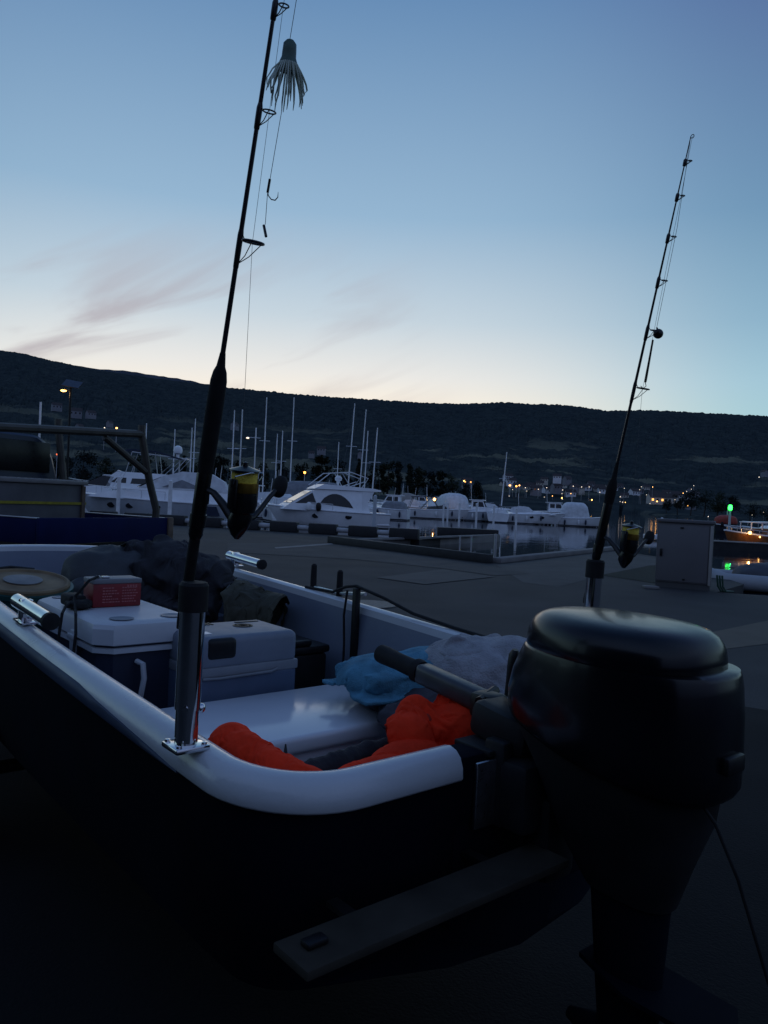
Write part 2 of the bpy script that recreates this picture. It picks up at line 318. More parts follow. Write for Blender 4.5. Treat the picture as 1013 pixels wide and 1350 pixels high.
# ------------------------------------------------------------------ cloth: sheets let fall over lumps, kept as meshes
def settle(lumps, floor, c, size, n, seed, rot=0, squeeze=.78, crumple=.05, frames=38, stiff=.2, selfc=False, walls=(), wave=30):
    made = []
    def coll(me):
        o = bpy.data.objects.new('lump', me); COL.objects.link(o); o.modifiers.new('c', 'COLLISION')
        o.collision.thickness_outer = .004; o.collision.cloth_friction = 30; made.append(o)
    for q, r in lumps:
        bm = bmesh.new(); bmesh.ops.create_icosphere(bm, subdivisions=3, radius=1); me = bpy.data.meshes.new('lump')
        for v_ in bm.verts: v_.co = Vector((v_.co.x * r[0] + q[0], v_.co.y * r[1] + q[1], v_.co.z * r[2] + q[2]))
        bm.to_mesh(me); bm.free(); coll(me)
    for q, r in [((c[0], c[1], floor - .1), (1.6, 1.6, .2))] + list(walls):
        bm = bmesh.new(); bmesh.ops.create_cube(bm, size=1); me = bpy.data.meshes.new('lump')
        for v_ in bm.verts: v_.co = Vector((v_.co.x * r[0] + q[0], v_.co.y * r[1] + q[1], v_.co.z * r[2] + q[2]))
        bm.to_mesh(me); bm.free(); coll(me)
    nx, ny = n, max(6, int(n * size[1] / size[0])); vs = []; cr, sr = math.cos(rot), math.sin(rot)
    for j in range(ny + 1):
        for i in range(nx + 1):
            x, y = (i / nx - .5) * size[0], (j / ny - .5) * size[1]; k = Vector((x * 5 + seed, y * 5, seed))
            x1 = x * squeeze + .03 * noise.noise(k + Vector((3, 3, 3))); y1 = y * squeeze + .03 * noise.noise(k + Vector((9, 3, 3)))
            vs.append((c[0] + x1 * cr - y1 * sr, c[1] + x1 * sr + y1 * cr, c[2] + crumple * noise.noise(k * 1.2) + crumple * .6 * math.sin((x + .5 * y) * wave + 2.5 * noise.noise(k))))
    fs = [(j * (nx + 1) + i, j * (nx + 1) + i + 1, (j + 1) * (nx + 1) + i + 1, (j + 1) * (nx + 1) + i) for j in range(ny) for i in range(nx)]
    me = bpy.data.meshes.new('sheet'); me.from_pydata(vs, [], fs); o = bpy.data.objects.new('sheet', me); COL.objects.link(o)
    cm = o.modifiers.new('cl', 'CLOTH'); st = cm.settings; st.quality = 4; st.mass = .25; st.tension_stiffness = st.compression_stiffness = 12; st.bending_stiffness = stiff; st.air_damping = 2
    cm.collision_settings.distance_min = .005; cm.collision_settings.use_self_collision = selfc; cm.collision_settings.self_distance_min = .006
    cm.point_cache.frame_start = 1; cm.point_cache.frame_end = frames
    for fr_ in range(1, frames + 1): sc.frame_set(fr_)
    ev = o.evaluated_get(bpy.context.evaluated_depsgraph_get()); ms = ev.to_mesh(); outv = [v_.co.copy() for v_ in ms.vertices]; ev.to_mesh_clear()
    for q in made + [o]: bpy.data.objects.remove(q)
    sc.frame_set(1); return outv, fs
def cloth_mesh(name, sim, material, thick=.005, parent=None, **k):
    b = MB(); b.add(*sim); o = b.build(name, material, parent, BM, ang=180, **k)
    m1 = o.modifiers.new('s', 'SUBSURF'); m1.levels = m1.render_levels = 1
    m2 = o.modifiers.new('t', 'SOLIDIFY'); m2.thickness = thick; m2.offset = 0; return o
SIM = dict(
    jacket=settle([((2.64, 1.14, 1.02), (.25, .24, .27)), ((2.48, 1.32, 1.05), (.15, .13, .15)), ((2.75, .98, 1.0), (.13, .13, .27))], .83, (2.6, 1.17, 1.45), (1.3, 1.15), 72, 3, .3, .62, .08, selfc=True, stiff=.08, wave=38),
    trousers=settle([((2.2, 1.34, .92), (.30, .20, .17)), ((1.93, 1.44, .90), (.24, .12, .15))], .80, (2.08, 1.36, 1.25), (1.05, .72), 64, 8, .45, .60, .07, stiff=.08, wave=42),
    fleece=settle([((.42, 1.42, .93), (.23, .18, .13)), ((.3, 1.5, .95), (.14, .12, .13))], .84, (.38, 1.42, 1.19), (.86, .7), 60, 5, .15, .74, .05, stiff=.25, wave=40, walls=[((.5, 1.65, .9), (1.6, .1, .5))]),
    towel=settle([((.60, 1.11, .91), (.16, .17, .08)), ((.58, 1.35, .915), (.16, .18, .085))], .872, (.58, 1.23, 1.1), (.46, .74), 46, 11, .08, .94, .02, stiff=1.5),
    sleeve=settle([((.08, .165, .95), (.045, .05, .055)), ((.02, .165, .948), (.08, .042, .048)), ((-.05, .18, .938), (.09, .04, .042)), ((-.12, .205, .925), (.08, .04, .04)), ((-.18, .235, .912), (.06, .04, .04))], .86, (-.04, .205, 1.07), (.6, .34), 72, 14, -.27, .66, .025, stiff=.03, wave=75),
    strip=settle([((-.18, .3, .884), (.04, .12, .04)), ((-.15, .45, .888), (.045, .14, .04)), ((-.11, .6, .892), (.05, .12, .045))], .83, (-.14, .45, 1.0), (.27, .62), 44, 23, .2, .72, .025, stiff=.03, wave=60),
    vest=settle([((-.05, .655, .93), (.055, .07, .06)), ((.0, .72, .97), (.035, .05, .055)), ((-.1, .83, .95), (.07, .065, .055)), ((-.02, .90, .985), (.06, .07, .06))], .85, (-.04, .78, 1.15), (.6, .66), 72, 17, .2, .6, .035, stiff=.03, wave=60),
)

# ------------------------------------------------------------------ the setting: quay, water, hills
WZ = -.3
X2 = lambda p: (p.x, p.y)
e0, e1 = onz(170, 688), onz(553, 711.5)
ed = (e0 - e1).normalized()
edge_left = e1 + ed * 95
pier_a, pier_b = Vector((5.35, 40.3, 0)), Vector((6.1, 40.0, 0))
notch_in, notch_near = onz(447, 713.2), onz(432, 715)
kcorner, kend = onz(643, 742), onz(806, 724.5)
ap2, ap3, ap4 = onz(880, 736), onz(905, 771), onz(945, 781)
quay_poly = [(-150, -40), X2(edge_left) if False else (edge_left.x, edge_left.y), X2(e1), X2(pier_a), X2(pier_b), X2(notch_in), X2(notch_near), X2(kcorner), X2(kend), X2(ap2),
             (8.6, 18.2), X2(ap4), (40, 11.5), (150, 5), (150, -40)]
quay_poly[0:1] = [(-150, -40), (-150, edge_left.y + 5)]
def quay():
    b = MB(); b.slab(quay_poly, -2.5, 0)
    b.build('quay', asphalt, kind='structure', smooth=False)
quay()
wb = MB(); wb.sheet([(-6000, -300), (6000, -300), (6000, 6000), (-6000, 6000)], WZ); wb.build('lake_water', water_mat(), kind='structure', smooth=False)
def strip(name, pix, material, z=.004, label=None):
    b = MB(); b.sheet([X2(onz(*p)) for p in pix], z); return b.build(name, material, kind='structure', smooth=False)
lightasp = mat('pale_concrete_patch', (.05, .048, .048), .85, var=.2, scale=.8, bump=.4, bscale=60, bdist=.006)
strip('concrete_patch', [(496, 762), (586, 751), (652, 761), (560, 771)], lightasp, .012)
strip('concrete_apron', [(655, 745), (806, 727), (876, 738), (862, 746), (790, 760), (735, 774), (690, 768)], mat('apron_concrete', (.04, .04, .042), .85, var=.25, scale=.9, bump=.4, bscale=60), .004)
strip('concrete_path', [(300, 716), (430, 716.5), (640, 745), (700, 757), (652, 759), (586, 750), (470, 738), (300, 728)], mat('path_asphalt', (.03, .03, .032), .85, var=.25, scale=.7, bump=.5, bscale=60), .008)
strip('painted_line', [(362, 722), (437, 716.5), (440, 718), (364, 723.6)], mat('worn_line_paint', (.16, .16, .16), .8, var=.4, scale=3), .012)
strip('pale_pavement', [(880, 846), (1100, 800), (1100, 838), (940, 858)], mat('tan_pavement', (.085, .07, .052), .85, var=.2, scale=1, bump=.4, bscale=60))
strip('grass_verge', [(792, 758.5), (858, 745.5), (884, 747), (884, 771), (862, 769)], mat('dark_turf', (.012, .017, .01), 1, var=.5, scale=8, bump=1, bscale=50, bdist=.04), .008)
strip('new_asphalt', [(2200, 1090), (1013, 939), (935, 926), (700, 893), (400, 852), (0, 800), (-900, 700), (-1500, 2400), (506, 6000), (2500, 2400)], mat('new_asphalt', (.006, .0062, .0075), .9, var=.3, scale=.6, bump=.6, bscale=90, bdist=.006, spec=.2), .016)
mh = MB(); p = onz(487, 797); mh.lathe([(.0, 0), (.42, 0), (.42, .012), (0, .012)], Matrix.Translation(p + Vector((0, 0, .002))), 32)
mh.build('manhole_cover', mat('manhole_iron', (.10, .098, .095), .6, .2, var=.3, scale=14, bump=.6, bscale=40), label='round pale manhole cover in the asphalt behind the boat', cat='manhole cover')
# kerbs round the slipway notch
def kerb(name, a, b, h, wd, material, label, z0=0):
    d_ = (b - a); L = d_.length; M_ = rotz(math.atan2(d_.y, d_.x), (a.x, a.y, z0))
    k = MB(); k.box((L / 2, 0, h / 2), (L, wd, h), r=.015); k.build(name, material, M=M_, label=label, cat='kerb')
kerb('timber_kerb', notch_near + Vector((.1, -.2, 0)), kcorner + Vector((.05, -.12, 0)), .24, .24, bumperm, 'long black timber kerb along the near side of the slipway')
kerb('concrete_kerb', kcorner + Vector((.25, 0.1, 0)), kend + Vector((.1, -.1, 0)), .14, .3, concr, 'low pale concrete kerb along the water right of the slipway')
kerb('slipway_wall', notch_in + Vector((.3, .2, 0)), pier_b + Vector((-.2, -.3, 0)), 1.0, .3, concr, 'grey concrete wall along the far side of the slipway', -.93)
kerb('pier_block', at(577, 699, 44) , at(656, 704, 44), .5, .9, bumperm, 'black floating pier block at the end of the slipway wall', -.35)
for i, (px, y0, y1, Y) in enumerate([(607, 706, 738, 31), (622, 706, 738, 31), (654, 704, 740, 27)]):
    a = at(px, y0, Y); b = MB(); b.tube([(a.x, a.y, WZ - .5), (a.x, a.y, a.z)], .035 if i < 2 else .05, 8)
    b.build('slipway_post', alu, label=['thin grey post in the slipway water, left one', 'thin grey post in the slipway water, middle one', 'taller pale post at the mouth of the slipway'][i], cat='post', group='slipway posts')

# hills
SKY = [(-2500, 470), (-900, 430), (-200, 440), (0, 462), (25, 466), (60, 475), (120, 487), (200, 499), (280, 509), (340, 515), (400, 521), (480, 526), (560, 531), (610, 532), (660, 530), (690, 532), (740, 534), (790, 541), (850, 540), (900, 543), (960, 546), (1013, 549), (1300, 570), (2200, 590), (3500, 640)]
def shore(px): return interp([(-900, 150), (300, 150), (600, 175), (640, 195), (670, 330), (700, 480), (760, 600), (820, 640), (870, 545), (910, 440), (950, 300), (1200, 260), (3000, 260)], px)
D_R = 2600
def ridge_h(px):
    x = (px - 506.5) / F; r = ray(px, interp(SKY, px) - 0); return HCAM + r.z * D_R / r.y
def zt(px, Y):
    s_ = shore(px)
    if Y <= s_: return -1.2
    base = min(1, (Y - s_) / 12) * 1.4 - .9
    t = max(0, (Y - 560) / (D_R - 560))
    h = ridge_h(px)
    if Y <= D_R:
        prof = t ** 1.25 * (1 + .10 * noise.noise(Vector((px / 90, t * 5, 3)))) if t < 1 else 1
        prof = lerp(prof, t ** 1.25, min(1, max(0, (t - .75) / .25)))
        return base + prof * h
    return base + h * (1 - (Y - D_R) / 1500)
def hills():
    pxs = [-2400 + i * 40 for i in range(52)] + [-320 + i * 1.8 for i in range(920)] + [1340 + i * 40 for i in range(50)]
    Ys = [146 + 7 * i for i in range(66)] + [608 + (D_R + 500 - 608) * (i / 83) for i in range(84)]
    nrow = len(Ys); b = MB(); vs = []
    for px in pxs:
        s_ = shore(px); a = (px - 506.5) / F
        for Y in Ys:
            z = zt(px, Y)
            if Y > s_ + 60:
                f = min(1, z / 60 + .1)
                f *= 1 - .8 * max(0, min(1, (Y - D_R + 250) / 250)) if Y < D_R + 1 else .2
                z += f * (7 * noise.noise(Vector((a * Y / 22, Y / 22, 0))) + random.uniform(-1.9, 1.9) * (1 if z > 130 else .55))
                if abs(Y - D_R) < 40: z += random.uniform(-1.2, 2.6) * (1 if px > 230 else .5) + 3 * max(0, noise.noise(Vector((px / 7, 3, 1)))) ** 2
            vs.append((a * Y, Y, z))
    n = len(pxs); fs = [(i * nrow + j, (i + 1) * nrow + j, (i + 1) * nrow + j + 1, i * nrow + j + 1) for i in range(n - 1) for j in range(nrow - 1)]
    b.add(vs, fs); b.build('hills', hill_mat(), kind='structure', smooth=False)
hills()
# a farther, paler ridge showing over the first at the left
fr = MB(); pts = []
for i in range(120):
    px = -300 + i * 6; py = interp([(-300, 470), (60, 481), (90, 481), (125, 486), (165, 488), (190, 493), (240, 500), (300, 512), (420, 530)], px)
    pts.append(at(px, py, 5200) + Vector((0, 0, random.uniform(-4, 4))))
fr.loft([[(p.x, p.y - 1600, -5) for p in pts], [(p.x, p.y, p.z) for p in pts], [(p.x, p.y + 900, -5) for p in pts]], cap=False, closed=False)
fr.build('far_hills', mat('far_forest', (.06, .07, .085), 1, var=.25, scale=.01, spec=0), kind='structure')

# ------------------------------------------------------------------ trees on the far bank
leafm = [mat('foliage_dark', (.014, .02, .014), .9, var=.4, scale=.6, spec=.1), mat('foliage_olive', (.024, .03, .018), .9, var=.4, scale=.6, spec=.1), mat('foliage_blue_green', (.016, .024, .022), .9, var=.4, scale=.6, spec=.1)]
barkm = mat('bark', (.03, .024, .02), .95, var=.3, scale=3)
def make_tree(h, wd, kind, seed, label, group, M):
    rnd = random.Random(seed); t = thing('pine_tree' if kind == 2 else 'poplar_tree' if kind == 1 else 'bank_tree', label, 'tree', M, group)
    tr = MB(); tr.tube([(0, 0, -.5), (.05 * h, 0, h * .35), (0, .03 * h, h * .75)], [h * .028, h * .02, h * .006], 7)
    for k in range(5):
        a = rnd.uniform(0, 6.28); z = h * rnd.uniform(.25, .55); tr.tube([(.03 * h, 0, z), (math.cos(a) * wd * .3, math.sin(a) * wd * .3, z + h * .16)], [h * .01, h * .003], 5)
    tr.build('trunk', barkm, t, M)
    cr = MB(); lobes = []
    for k in range(16 if kind == 0 else 12):
        if kind == 0:
            a = rnd.uniform(0, 6.28); z = rnd.uniform(.3, .9); rr = wd * .42 * math.sqrt(max(.05, 1 - ((z - .55) / .45) ** 2)) * rnd.uniform(.2, 1)
            lobes.append((Vector((math.cos(a) * rr, math.sin(a) * rr, h * z)), wd * rnd.uniform(.14, .27)))
        elif kind == 1:
            z = .15 + .8 * k / 12; lobes.append((Vector((rnd.uniform(-.12, .12) * wd, rnd.uniform(-.12, .12) * wd, h * z)), wd * .36 * (1 - .75 * max(0, z - .5))))
        else:
            z = .12 + .85 * k / 12; lobes.append((Vector((rnd.uniform(-.06, .06) * wd, rnd.uniform(-.06, .06) * wd, h * z)), wd * .5 * (1.03 - z)))
    for c, r in lobes:
        for q in range(70):
            dv = Vector((rnd.gauss(0, 1), rnd.gauss(0, 1), rnd.gauss(0, .8))).normalized() * r * rnd.uniform(.45, 1.12)
            p = c + dv; sz = h * rnd.uniform(.016, .036)
            a = Vector((rnd.gauss(0, 1), rnd.gauss(0, 1), rnd.gauss(0, 1))).normalized(); b_ = a.orthogonal().normalized()
            cr.add([p - a * sz, p + b_ * sz * .7, p + a * sz, p - b_ * sz * .6 + a * .2 * sz], [(0, 1, 2, 3)])
    cr.build('crown', leafm[seed % 3], t, M, smooth=False)
    return t
def tree_at(px, pytop, Y, wd_px, kind, seed, label, group, proto=None):
    top = at(px, pytop, Y); z0 = zt(px, Y) - .2; h = top.z - z0
    M_ = rotz(seed * 1.3, (top.x, Y, z0)); return make_tree(h, wd_px * Y / F, kind, seed, label, group, M_)
TREES = [(496, 612, 190, 34, 0), (512, 604, 200, 26, 0), (527, 604, 205, 12, 1), (541, 608, 195, 13, 1), (553, 614, 205, 24, 0), (568, 622, 200, 26, 0), (583, 618, 210, 18, 0), (597, 622, 205, 26, 0), (614, 630, 215, 24, 0), (630, 634, 220, 22, 0),
         (188, 596, 160, 30, 0), (215, 604, 165, 32, 0), (243, 596, 160, 20, 2), (268, 604, 165, 32, 0), (292, 600, 160, 30, 0), (316, 606, 165, 30, 0), (345, 606, 165, 26, 0), (372, 604, 170, 28, 0), (398, 610, 170, 26, 0), (425, 598, 175, 26, 0), (452, 606, 175, 30, 0), (474, 600, 180, 20, 2),
         (140, 600, 160, 28, 0), (112, 596, 160, 34, 0), (60, 590, 160, 34, 0), (20, 586, 160, 34, 0), (86, 600, 160, 26, 0)]
TL = {188: 'above the truck rack post', 215: 'behind the dark bimini and radar dome', 268: 'behind the close mast pair by the big rod', 292: 'half hidden by the big rod grip', 316: 'between the big rod and the reel spool', 345: 'behind the cross arm lamp', 372: 'between the two tallest upright masts', 398: 'beside the orange lamp behind the flybridge cruiser', 425: 'just left of the flybridge cruiser arch', 452: 'behind the flybridge cruiser arch', 140: 'under the bar of the truck rack', 112: 'left of the truck rack brace', 86: 'behind the solar lamp post', 60: 'between the truck cab roof and the ladder rack', 20: 'behind the truck cab',
      496: 'right of the three raked masts', 512: 'just left of the two poplars', 553: 'just right of the two poplars', 568: 'behind the lit lamp of the bowrider', 583: 'above the left half of the pale rounded cover', 597: 'above the right half of the pale rounded cover', 614: 'below the small house with orange windows', 630: 'last of the row, left of the lone mast'}
for i, (px, py, Y, wp, k) in enumerate(TREES):
    if k == 1: lb = 'slim dark poplar at the waterside, %s of two' % ('taller left' if i == 2 else 'shorter right')
    elif k == 2: lb = 'pointed dark conifer behind the %s' % ('radar dome yacht' if px < 300 else 'white flybridge cruiser')
    else: lb = 'bushy dark tree on the far bank ' + TL[px]
    tree_at(px, py, Y, wp, k, i + 3, lb, 'poplars on the far bank' if k == 1 else 'conifers on the far bank' if k == 2 else 'bushy trees behind the motorboats' if px > 480 else 'bushy trees behind the yachts')
for i, (px, py, Y, wp, k) in enumerate([(880, 658, 570, 16, 0), (895, 650, 560, 18, 0), (912, 646, 490, 22, 0), (930, 644, 400, 26, 0), (948, 648, 330, 26, 0), (968, 652, 310, 26, 0), (990, 664, 300, 26, 0), (1012, 668, 290, 26, 0),
                                        (668, 640, 700, 9, 0), (684, 648, 680, 12, 0), (700, 644, 690, 14, 0), (722, 650, 690, 14, 0), (738, 640, 720, 10, 2), (748, 652, 700, 14, 0), (770, 650, 700, 14, 0), (800, 656, 700, 14, 0), (832, 660, 680, 16, 0), (850, 656, 690, 16, 0), (818, 652, 710, 10, 2), (864, 664, 640, 12, 0)]):
    lb = 'dark tree on the right bank ' + ['first in the row above the grey cabinet', 'second in the row above the grey cabinet', 'above the right half of the grey cabinet', 'between the grey cabinet and the green beacon', 'close behind the green beacon on its left', 'close behind the green beacon on its right', 'behind the roof of the wooden cabin boat', 'at the right edge of the photo'][i] if i < 8 else 'pointed conifer among the houses of the far town' if k == 2 else 'round dark tree among the houses of the far town'
    tree_at(px, py, Y, wp, k, i + 60, lb, 'trees on the right bank' if i < 8 else 'conifers of the far town' if k == 2 else 'trees of the far town')

# ------------------------------------------------------------------ the far town: houses and lamps
wallm = [mat('render_white', (.7, .7, .72), .9, var=.1, scale=.3), mat('render_grey', (.22, .22, .24), .9, var=.1, scale=.3), mat('render_cream', (.5, .46, .4), .9, var=.1, scale=.3)]
roofm = mat('roof_tiles', (.05, .04, .04), .9, var=.25, scale=.6)
def make_house(M, L, W, H, rise, wm, label, group, lit):
    t = thing('house', label, 'house', M, group)
    b = MB(); b.prism([(-L / 2, -4), (L / 2, -4), (L / 2, H), (-L / 2, H)], -W / 2, W / 2)
    b.add([(-L / 2, -W / 2, H), (-L / 2, W / 2, H), (-L / 2, 0, H + rise), (L / 2, -W / 2, H), (L / 2, W / 2, H), (L / 2, 0, H + rise)], [(0, 1, 2), (3, 4, 5)])
    b.build('wall', wm, t, M, smooth=False)
    r = MB(); o = .5
    r.add([(-L / 2 - o, -W / 2 - o, H - .25), (L / 2 + o, -W / 2 - o, H - .25), (L / 2 + o, 0, H + rise + .05), (-L / 2 - o, 0, H + rise + .05), (-L / 2 - o, W / 2 + o, H - .25), (L / 2 + o, W / 2 + o, H - .25)], [(0, 1, 2, 3), (3, 2, 5, 4)])
    r.box((L * .2, W * .15, H + rise * .9), (.7, .7, 1.6)); r.build('roof', roofm, t, M, smooth=False)
    nw = 3
    for k in range(nw):
        x = -L / 2 + L * (k + .5) / nw
        w_ = MB(); w_.box((x, -W / 2 - .03, H * .55), (L * .14, .06, H * .34)); w_.build('window', litwin if lit and k != 1 else glass, t, M, smooth=False)
    return t
rnd = random.Random(12); protos = {}
def house_at(px, py, Y, size, ang, wi, lit, label, group):
    z = zt(px, Y); p = at(px, py, Y); M_ = rotz(ang, (p.x, Y, max(z, p.z - size * .35)))
    key = (wi, lit, round(size))
    if key in protos: return dup(protos[key], M_, label, group)
    protos[key] = make_house(M_, size, size * .7, size * .42, size * .28, wallm[wi], label, group, lit); return protos[key]
HO = [(674, 634), (682, 640), (693, 642), (700, 641), (707, 644), (712, 637), (722, 646), (734, 641), (742, 648), (752, 650), (757, 641), (765, 643), (773, 651), (779, 645), (787, 654), (795, 647), (790, 660), (800, 664), (808, 668), (816, 655), (823, 660), (836, 657), (843, 657), (851, 659), (864, 658), (871, 657), (878, 664), (884, 660), (888, 667), (896, 660), (903, 664), (910, 661), (862, 651), (893, 653), (917, 659), (718, 632), (735, 628), (748, 631), (664, 645), (670, 628)]
for i, (px, py) in enumerate(HO):
    wi = i % 3; lit = False
    house_at(px, py, rnd.uniform(690, 820), rnd.choice((7, 7, 9)), rnd.uniform(-.6, .6), wi, lit, ['small white house in the far town under the hill', 'small grey house in the far town under the hill', 'small cream house in the far town under the hill'][wi], ['white houses of the far town', 'grey houses of the far town', 'cream houses of the far town'][wi])
bigh = house_at(864, 668, 670, 13, .05, 2, True, 'large house with orange lit front on the far shore', None)
house_at(884, 671, 680, 11, -.5, 2, False, 'big pale gabled house right of the orange lit house', None)
house_at(907, 673, 640, 10, .3, 1, True, 'low house with orange lit windows near the far shore', None)
house_at(616, 634, 520, 6, .2, 1, True, 'small house with orange windows above the covered boat', None)
for i, (px, py, s_, Y) in enumerate([(424, 592, 12, 900), (411, 597, 8, 880), (100, 543, 22, 1150), (75, 535, 18, 1200), (120, 545, 16, 1150), (105, 562, 10, 900), (145, 557, 9, 950), (310, 560, 14, 1050), (475, 598, 9, 820), (1008, 622, 9, 900)]):
    house_at(px, py, Y, s_ * .8, .2 * i, 1, False, ['long pale farmhouse on the meadow above the flybridge cruiser', 'small blue grey barn left of the pale farmhouse', 'long pale house high on the left slope', 'grey house beside the solar lamp on the left slope', 'pale house right of the long one on the left slope', 'low house below the long pale one', 'lone grey house on the left slope above the truck rack', 'pale farm roof on the slope above the reel', 'grey barn on the meadow above the cruiser', 'lone house high on the right slope'][i], None)
lampmesh = {}
def far_light(px, py, Y, rpx, material, label, group, hpole=True):
    p = at(px, py, Y); z0 = min(p.z - 1, zt(px, Y)); M_ = rotz(0, (p.x, Y, z0)); r = rpx * Y / F
    t = thing('street_lamp', label, 'street lamp', M_, group)
    b = MB(); b.tube([(0, 0, -1), (0, 0, p.z - z0)], r * .3, 6); b.build('pole', alu, t, M_)
    b = MB(); b.blob((0, 0, p.z - z0), (r, r, r), amp=0, nx=10, ny=8, p=2); b.build('lantern', material, t, M_)
LI = [(673, 640, 'w'), (685, 640, 'w'), (681, 641, 'a'), (721, 643, 'c'), (741, 656.5, 'w'), (767, 642, 'c'), (777, 642, 'c'), (780.5, 659, 'w'), (742, 646, 'c'), (756, 641, 'c'), (791, 649, 'c'), (821, 662, 'c'), (807, 668, 'c'), (818, 655, 'c'), (892, 667, 'c'), (866.5, 661, 'w'), (868, 676, 'a'), (862, 676, 'a'), (885, 676, 'w'), (981, 633, 'w'), (1001, 629, 'c'), (1007, 675, 'c'), (992, 679, 'c'), (934, 681, 'c'), (612, 634, 'w'), (672, 640, 'w'), (903, 677, 'a'), (909, 677, 'a'), (710, 645, 'c'), (693, 643, 'c'), (854, 668, 'w'), (872, 669, 'w')]
rl = random.Random(5); LI += [(rl.uniform(664, 922), rl.uniform(640, 670), rl.choice('sst')) for _ in range(34)]
for i, (px, py, k) in enumerate(LI):
    Y = 1000 if px > 970 and py < 640 else 300 if px > 925 else 500 if px < 640 else 660
    far_light(px, py, Y, {'w': .85, 'a': 1.15, 'c': .55, 's': .4, 't': .45}[k], {'w': warm_lamp, 'a': amber, 'c': cool_lamp, 's': cool_lamp, 't': warm_lamp}[k], {'w': 'yellow point of light in the far town', 'a': 'orange point of light in the far town', 'c': 'pale point of light in the far town', 's': 'tiny pale speck of light among the far houses', 't': 'tiny yellow speck of light among the far houses'}[k], {'w': 'yellow lights of the far town', 'a': 'orange lights of the far town', 'c': 'pale lights of the far town', 's': 'tiny pale lights of the far town', 't': 'tiny yellow lights of the far town'}[k])
for px, py, Y, r, k, lb in [(402, 623, 150, 1.6, amber, 'lit orange lamp behind the flybridge cruiser'), (75.5, 599, 150, 1.1, redl, 'red lamp between the truck cab and the rack post'), (195, 604, 150, 1.0, warm_lamp, 'small yellow lamp behind the truck rack'), (154, 564.5, 900, 1.3, warm_lamp, 'yellow house lamp on the left slope above the rack'), (138, 564, 900, .8, cool_lamp, 'pale house lamp on the left slope above the rack')]:
    far_light(px, py, Y, r, k, lb, None)

# ------------------------------------------------------------------ moored boats
def hull_rings(L, B, fb, bow=.4, n=15):
    rings = []; tops = []
    for i in range(n):
        t = i / (n - 1); x = -L / 2 + L * t
        hb = B / 2 * (1 - max(0, (t - .4) / .6) ** 2.4) * (.9 + .1 * min(1, t * 4)) + .015
        zs = fb * (1 + bow * t * t); k = max(0, (t - .5) / .5)
        fl = .78 - .33 * k; zc = -.02 + .25 * fb * k; zk = -.45 + .35 * k ** 3
        xs = lambda z: x - (1 - (z + .45) / (zs + .45)) * .16 * L * k ** 1.5
        r = [(xs(zk), 0, zk), (xs(zc), hb * fl, zc), (xs(fb * .45), hb * (fl + .6 * (1 - fl)), fb * .45), (xs(zs), hb, zs)]
        r = r + [(xx, -y, z) for xx, y, z in r[:0:-1]]
        rings.append(r); tops.append((x, hb, zs))
    return rings, tops
def boat_hull(t, M, L, B, fb, hm, bow=.4, stripe=None, openc=None):
    rings, tops = hull_rings(L, B, fb, bow)
    b = MB(); b.loft([r[:] for r in rings], cap=True, closed=True); h = b.build('hull', hm, t, M, ang=40)
    q = [r[:] for r in rings]; lo = MB(); band = []
    for r in q:                                     # dark boot stripe just above the waterline
        def yz(z, r=r):
            for (xa, ya, za), (xb, yb, zb) in zip(r[:3], r[1:4]):
                if za <= z <= zb + 1e-6: k = (z - za) / max(1e-6, zb - za); return (lerp(xa, xb, k), lerp(ya, yb, k) + .012, z)
            return (r[0][0], .012, max(z, r[0][2]))
        ps = [yz(-.15), yz(.02), yz(.13)]; band.append(ps)
    lo.loft([[a for a in ps] for ps in band], cap=False, closed=False); lo.loft([[(a[0], -a[1], a[2]) for a in ps] for ps in band], cap=False, closed=False)
    xs0 = band[0]; lo.add([(a[0] - .012, a[1] * k, a[2]) for k in (1, -1) for a in (xs0 if k == 1 else xs0[::-1])], [(0, 1, 2, 3, 4, 5)])
    lo.build('boot_stripe', antif, t, M)
    d_ = MB(); d_.tube([(x, y, z + .02) for x, y, z in tops], .05, 6); d_.tube([(x, -y, z + .02) for x, y, z in tops], .05, 6)
    d_.build('rub_rail', stripe or boatw, t, M)
    dk = MB(); q = [(x, y - .04, z + .03) for x, y, z in tops]; dk.loft([[(x, -y, z - .05), (x, -y, z), (x, 0, z + .05), (x, y, z), (x, y, z - .05)] for x, y, z in q], closed=True); dk.build('deck', boatw, t, M)
    return tops
def house_block(t, M, name, prof, w0, w1, z0, z1, material, ang=30):
    b = MB(); tap = lambda z: lerp(1, w1 / w0, max(0, min(1, (z - z0) / (z1 - z0))))
    b.prism(prof, -w0 / 2, w0 / 2, tap=tap); return b.build(name, material, t, M, ang=ang)
def side_windows(t, M, polys, w0, w1, z0, z1, name='window', material=None):
    tap = lambda z: lerp(1, w1 / w0, max(0, min(1, (z - z0) / (z1 - z0))))
    for pl in polys:
        for sg in (1, -1):
            b = MB(); b.prism(pl, sg * (w0 / 2 - .02), sg * (w0 / 2 + .012), tap=tap); b.build(name, material or glass, t, M, smooth=False)
def front_window(t, M, a, b_, w0, w1, off=.015, name='windshield'):
    d_ = Vector((b_[0] - a[0], 0, b_[1] - a[1])); n = Vector((d_.z, 0, -d_.x)).normalized()
    if n.z < 0: n = -n
    vs = []
    for o in (-.01, off):
        for (x, z), w_ in ((a, w0), (b_, w1)):
            vs += [(x + n.x * o, -w_ / 2, z + n.z * o), (x + n.x * o, w_ / 2, z + n.z * o)]
    g = MB(); g.add(vs, [(0, 1, 3, 2), (4, 5, 7, 6), (0, 1, 5, 4), (2, 3, 7, 6), (0, 2, 6, 4), (1, 3, 7, 5)]); g.build(name, glass, t, M, smooth=False)
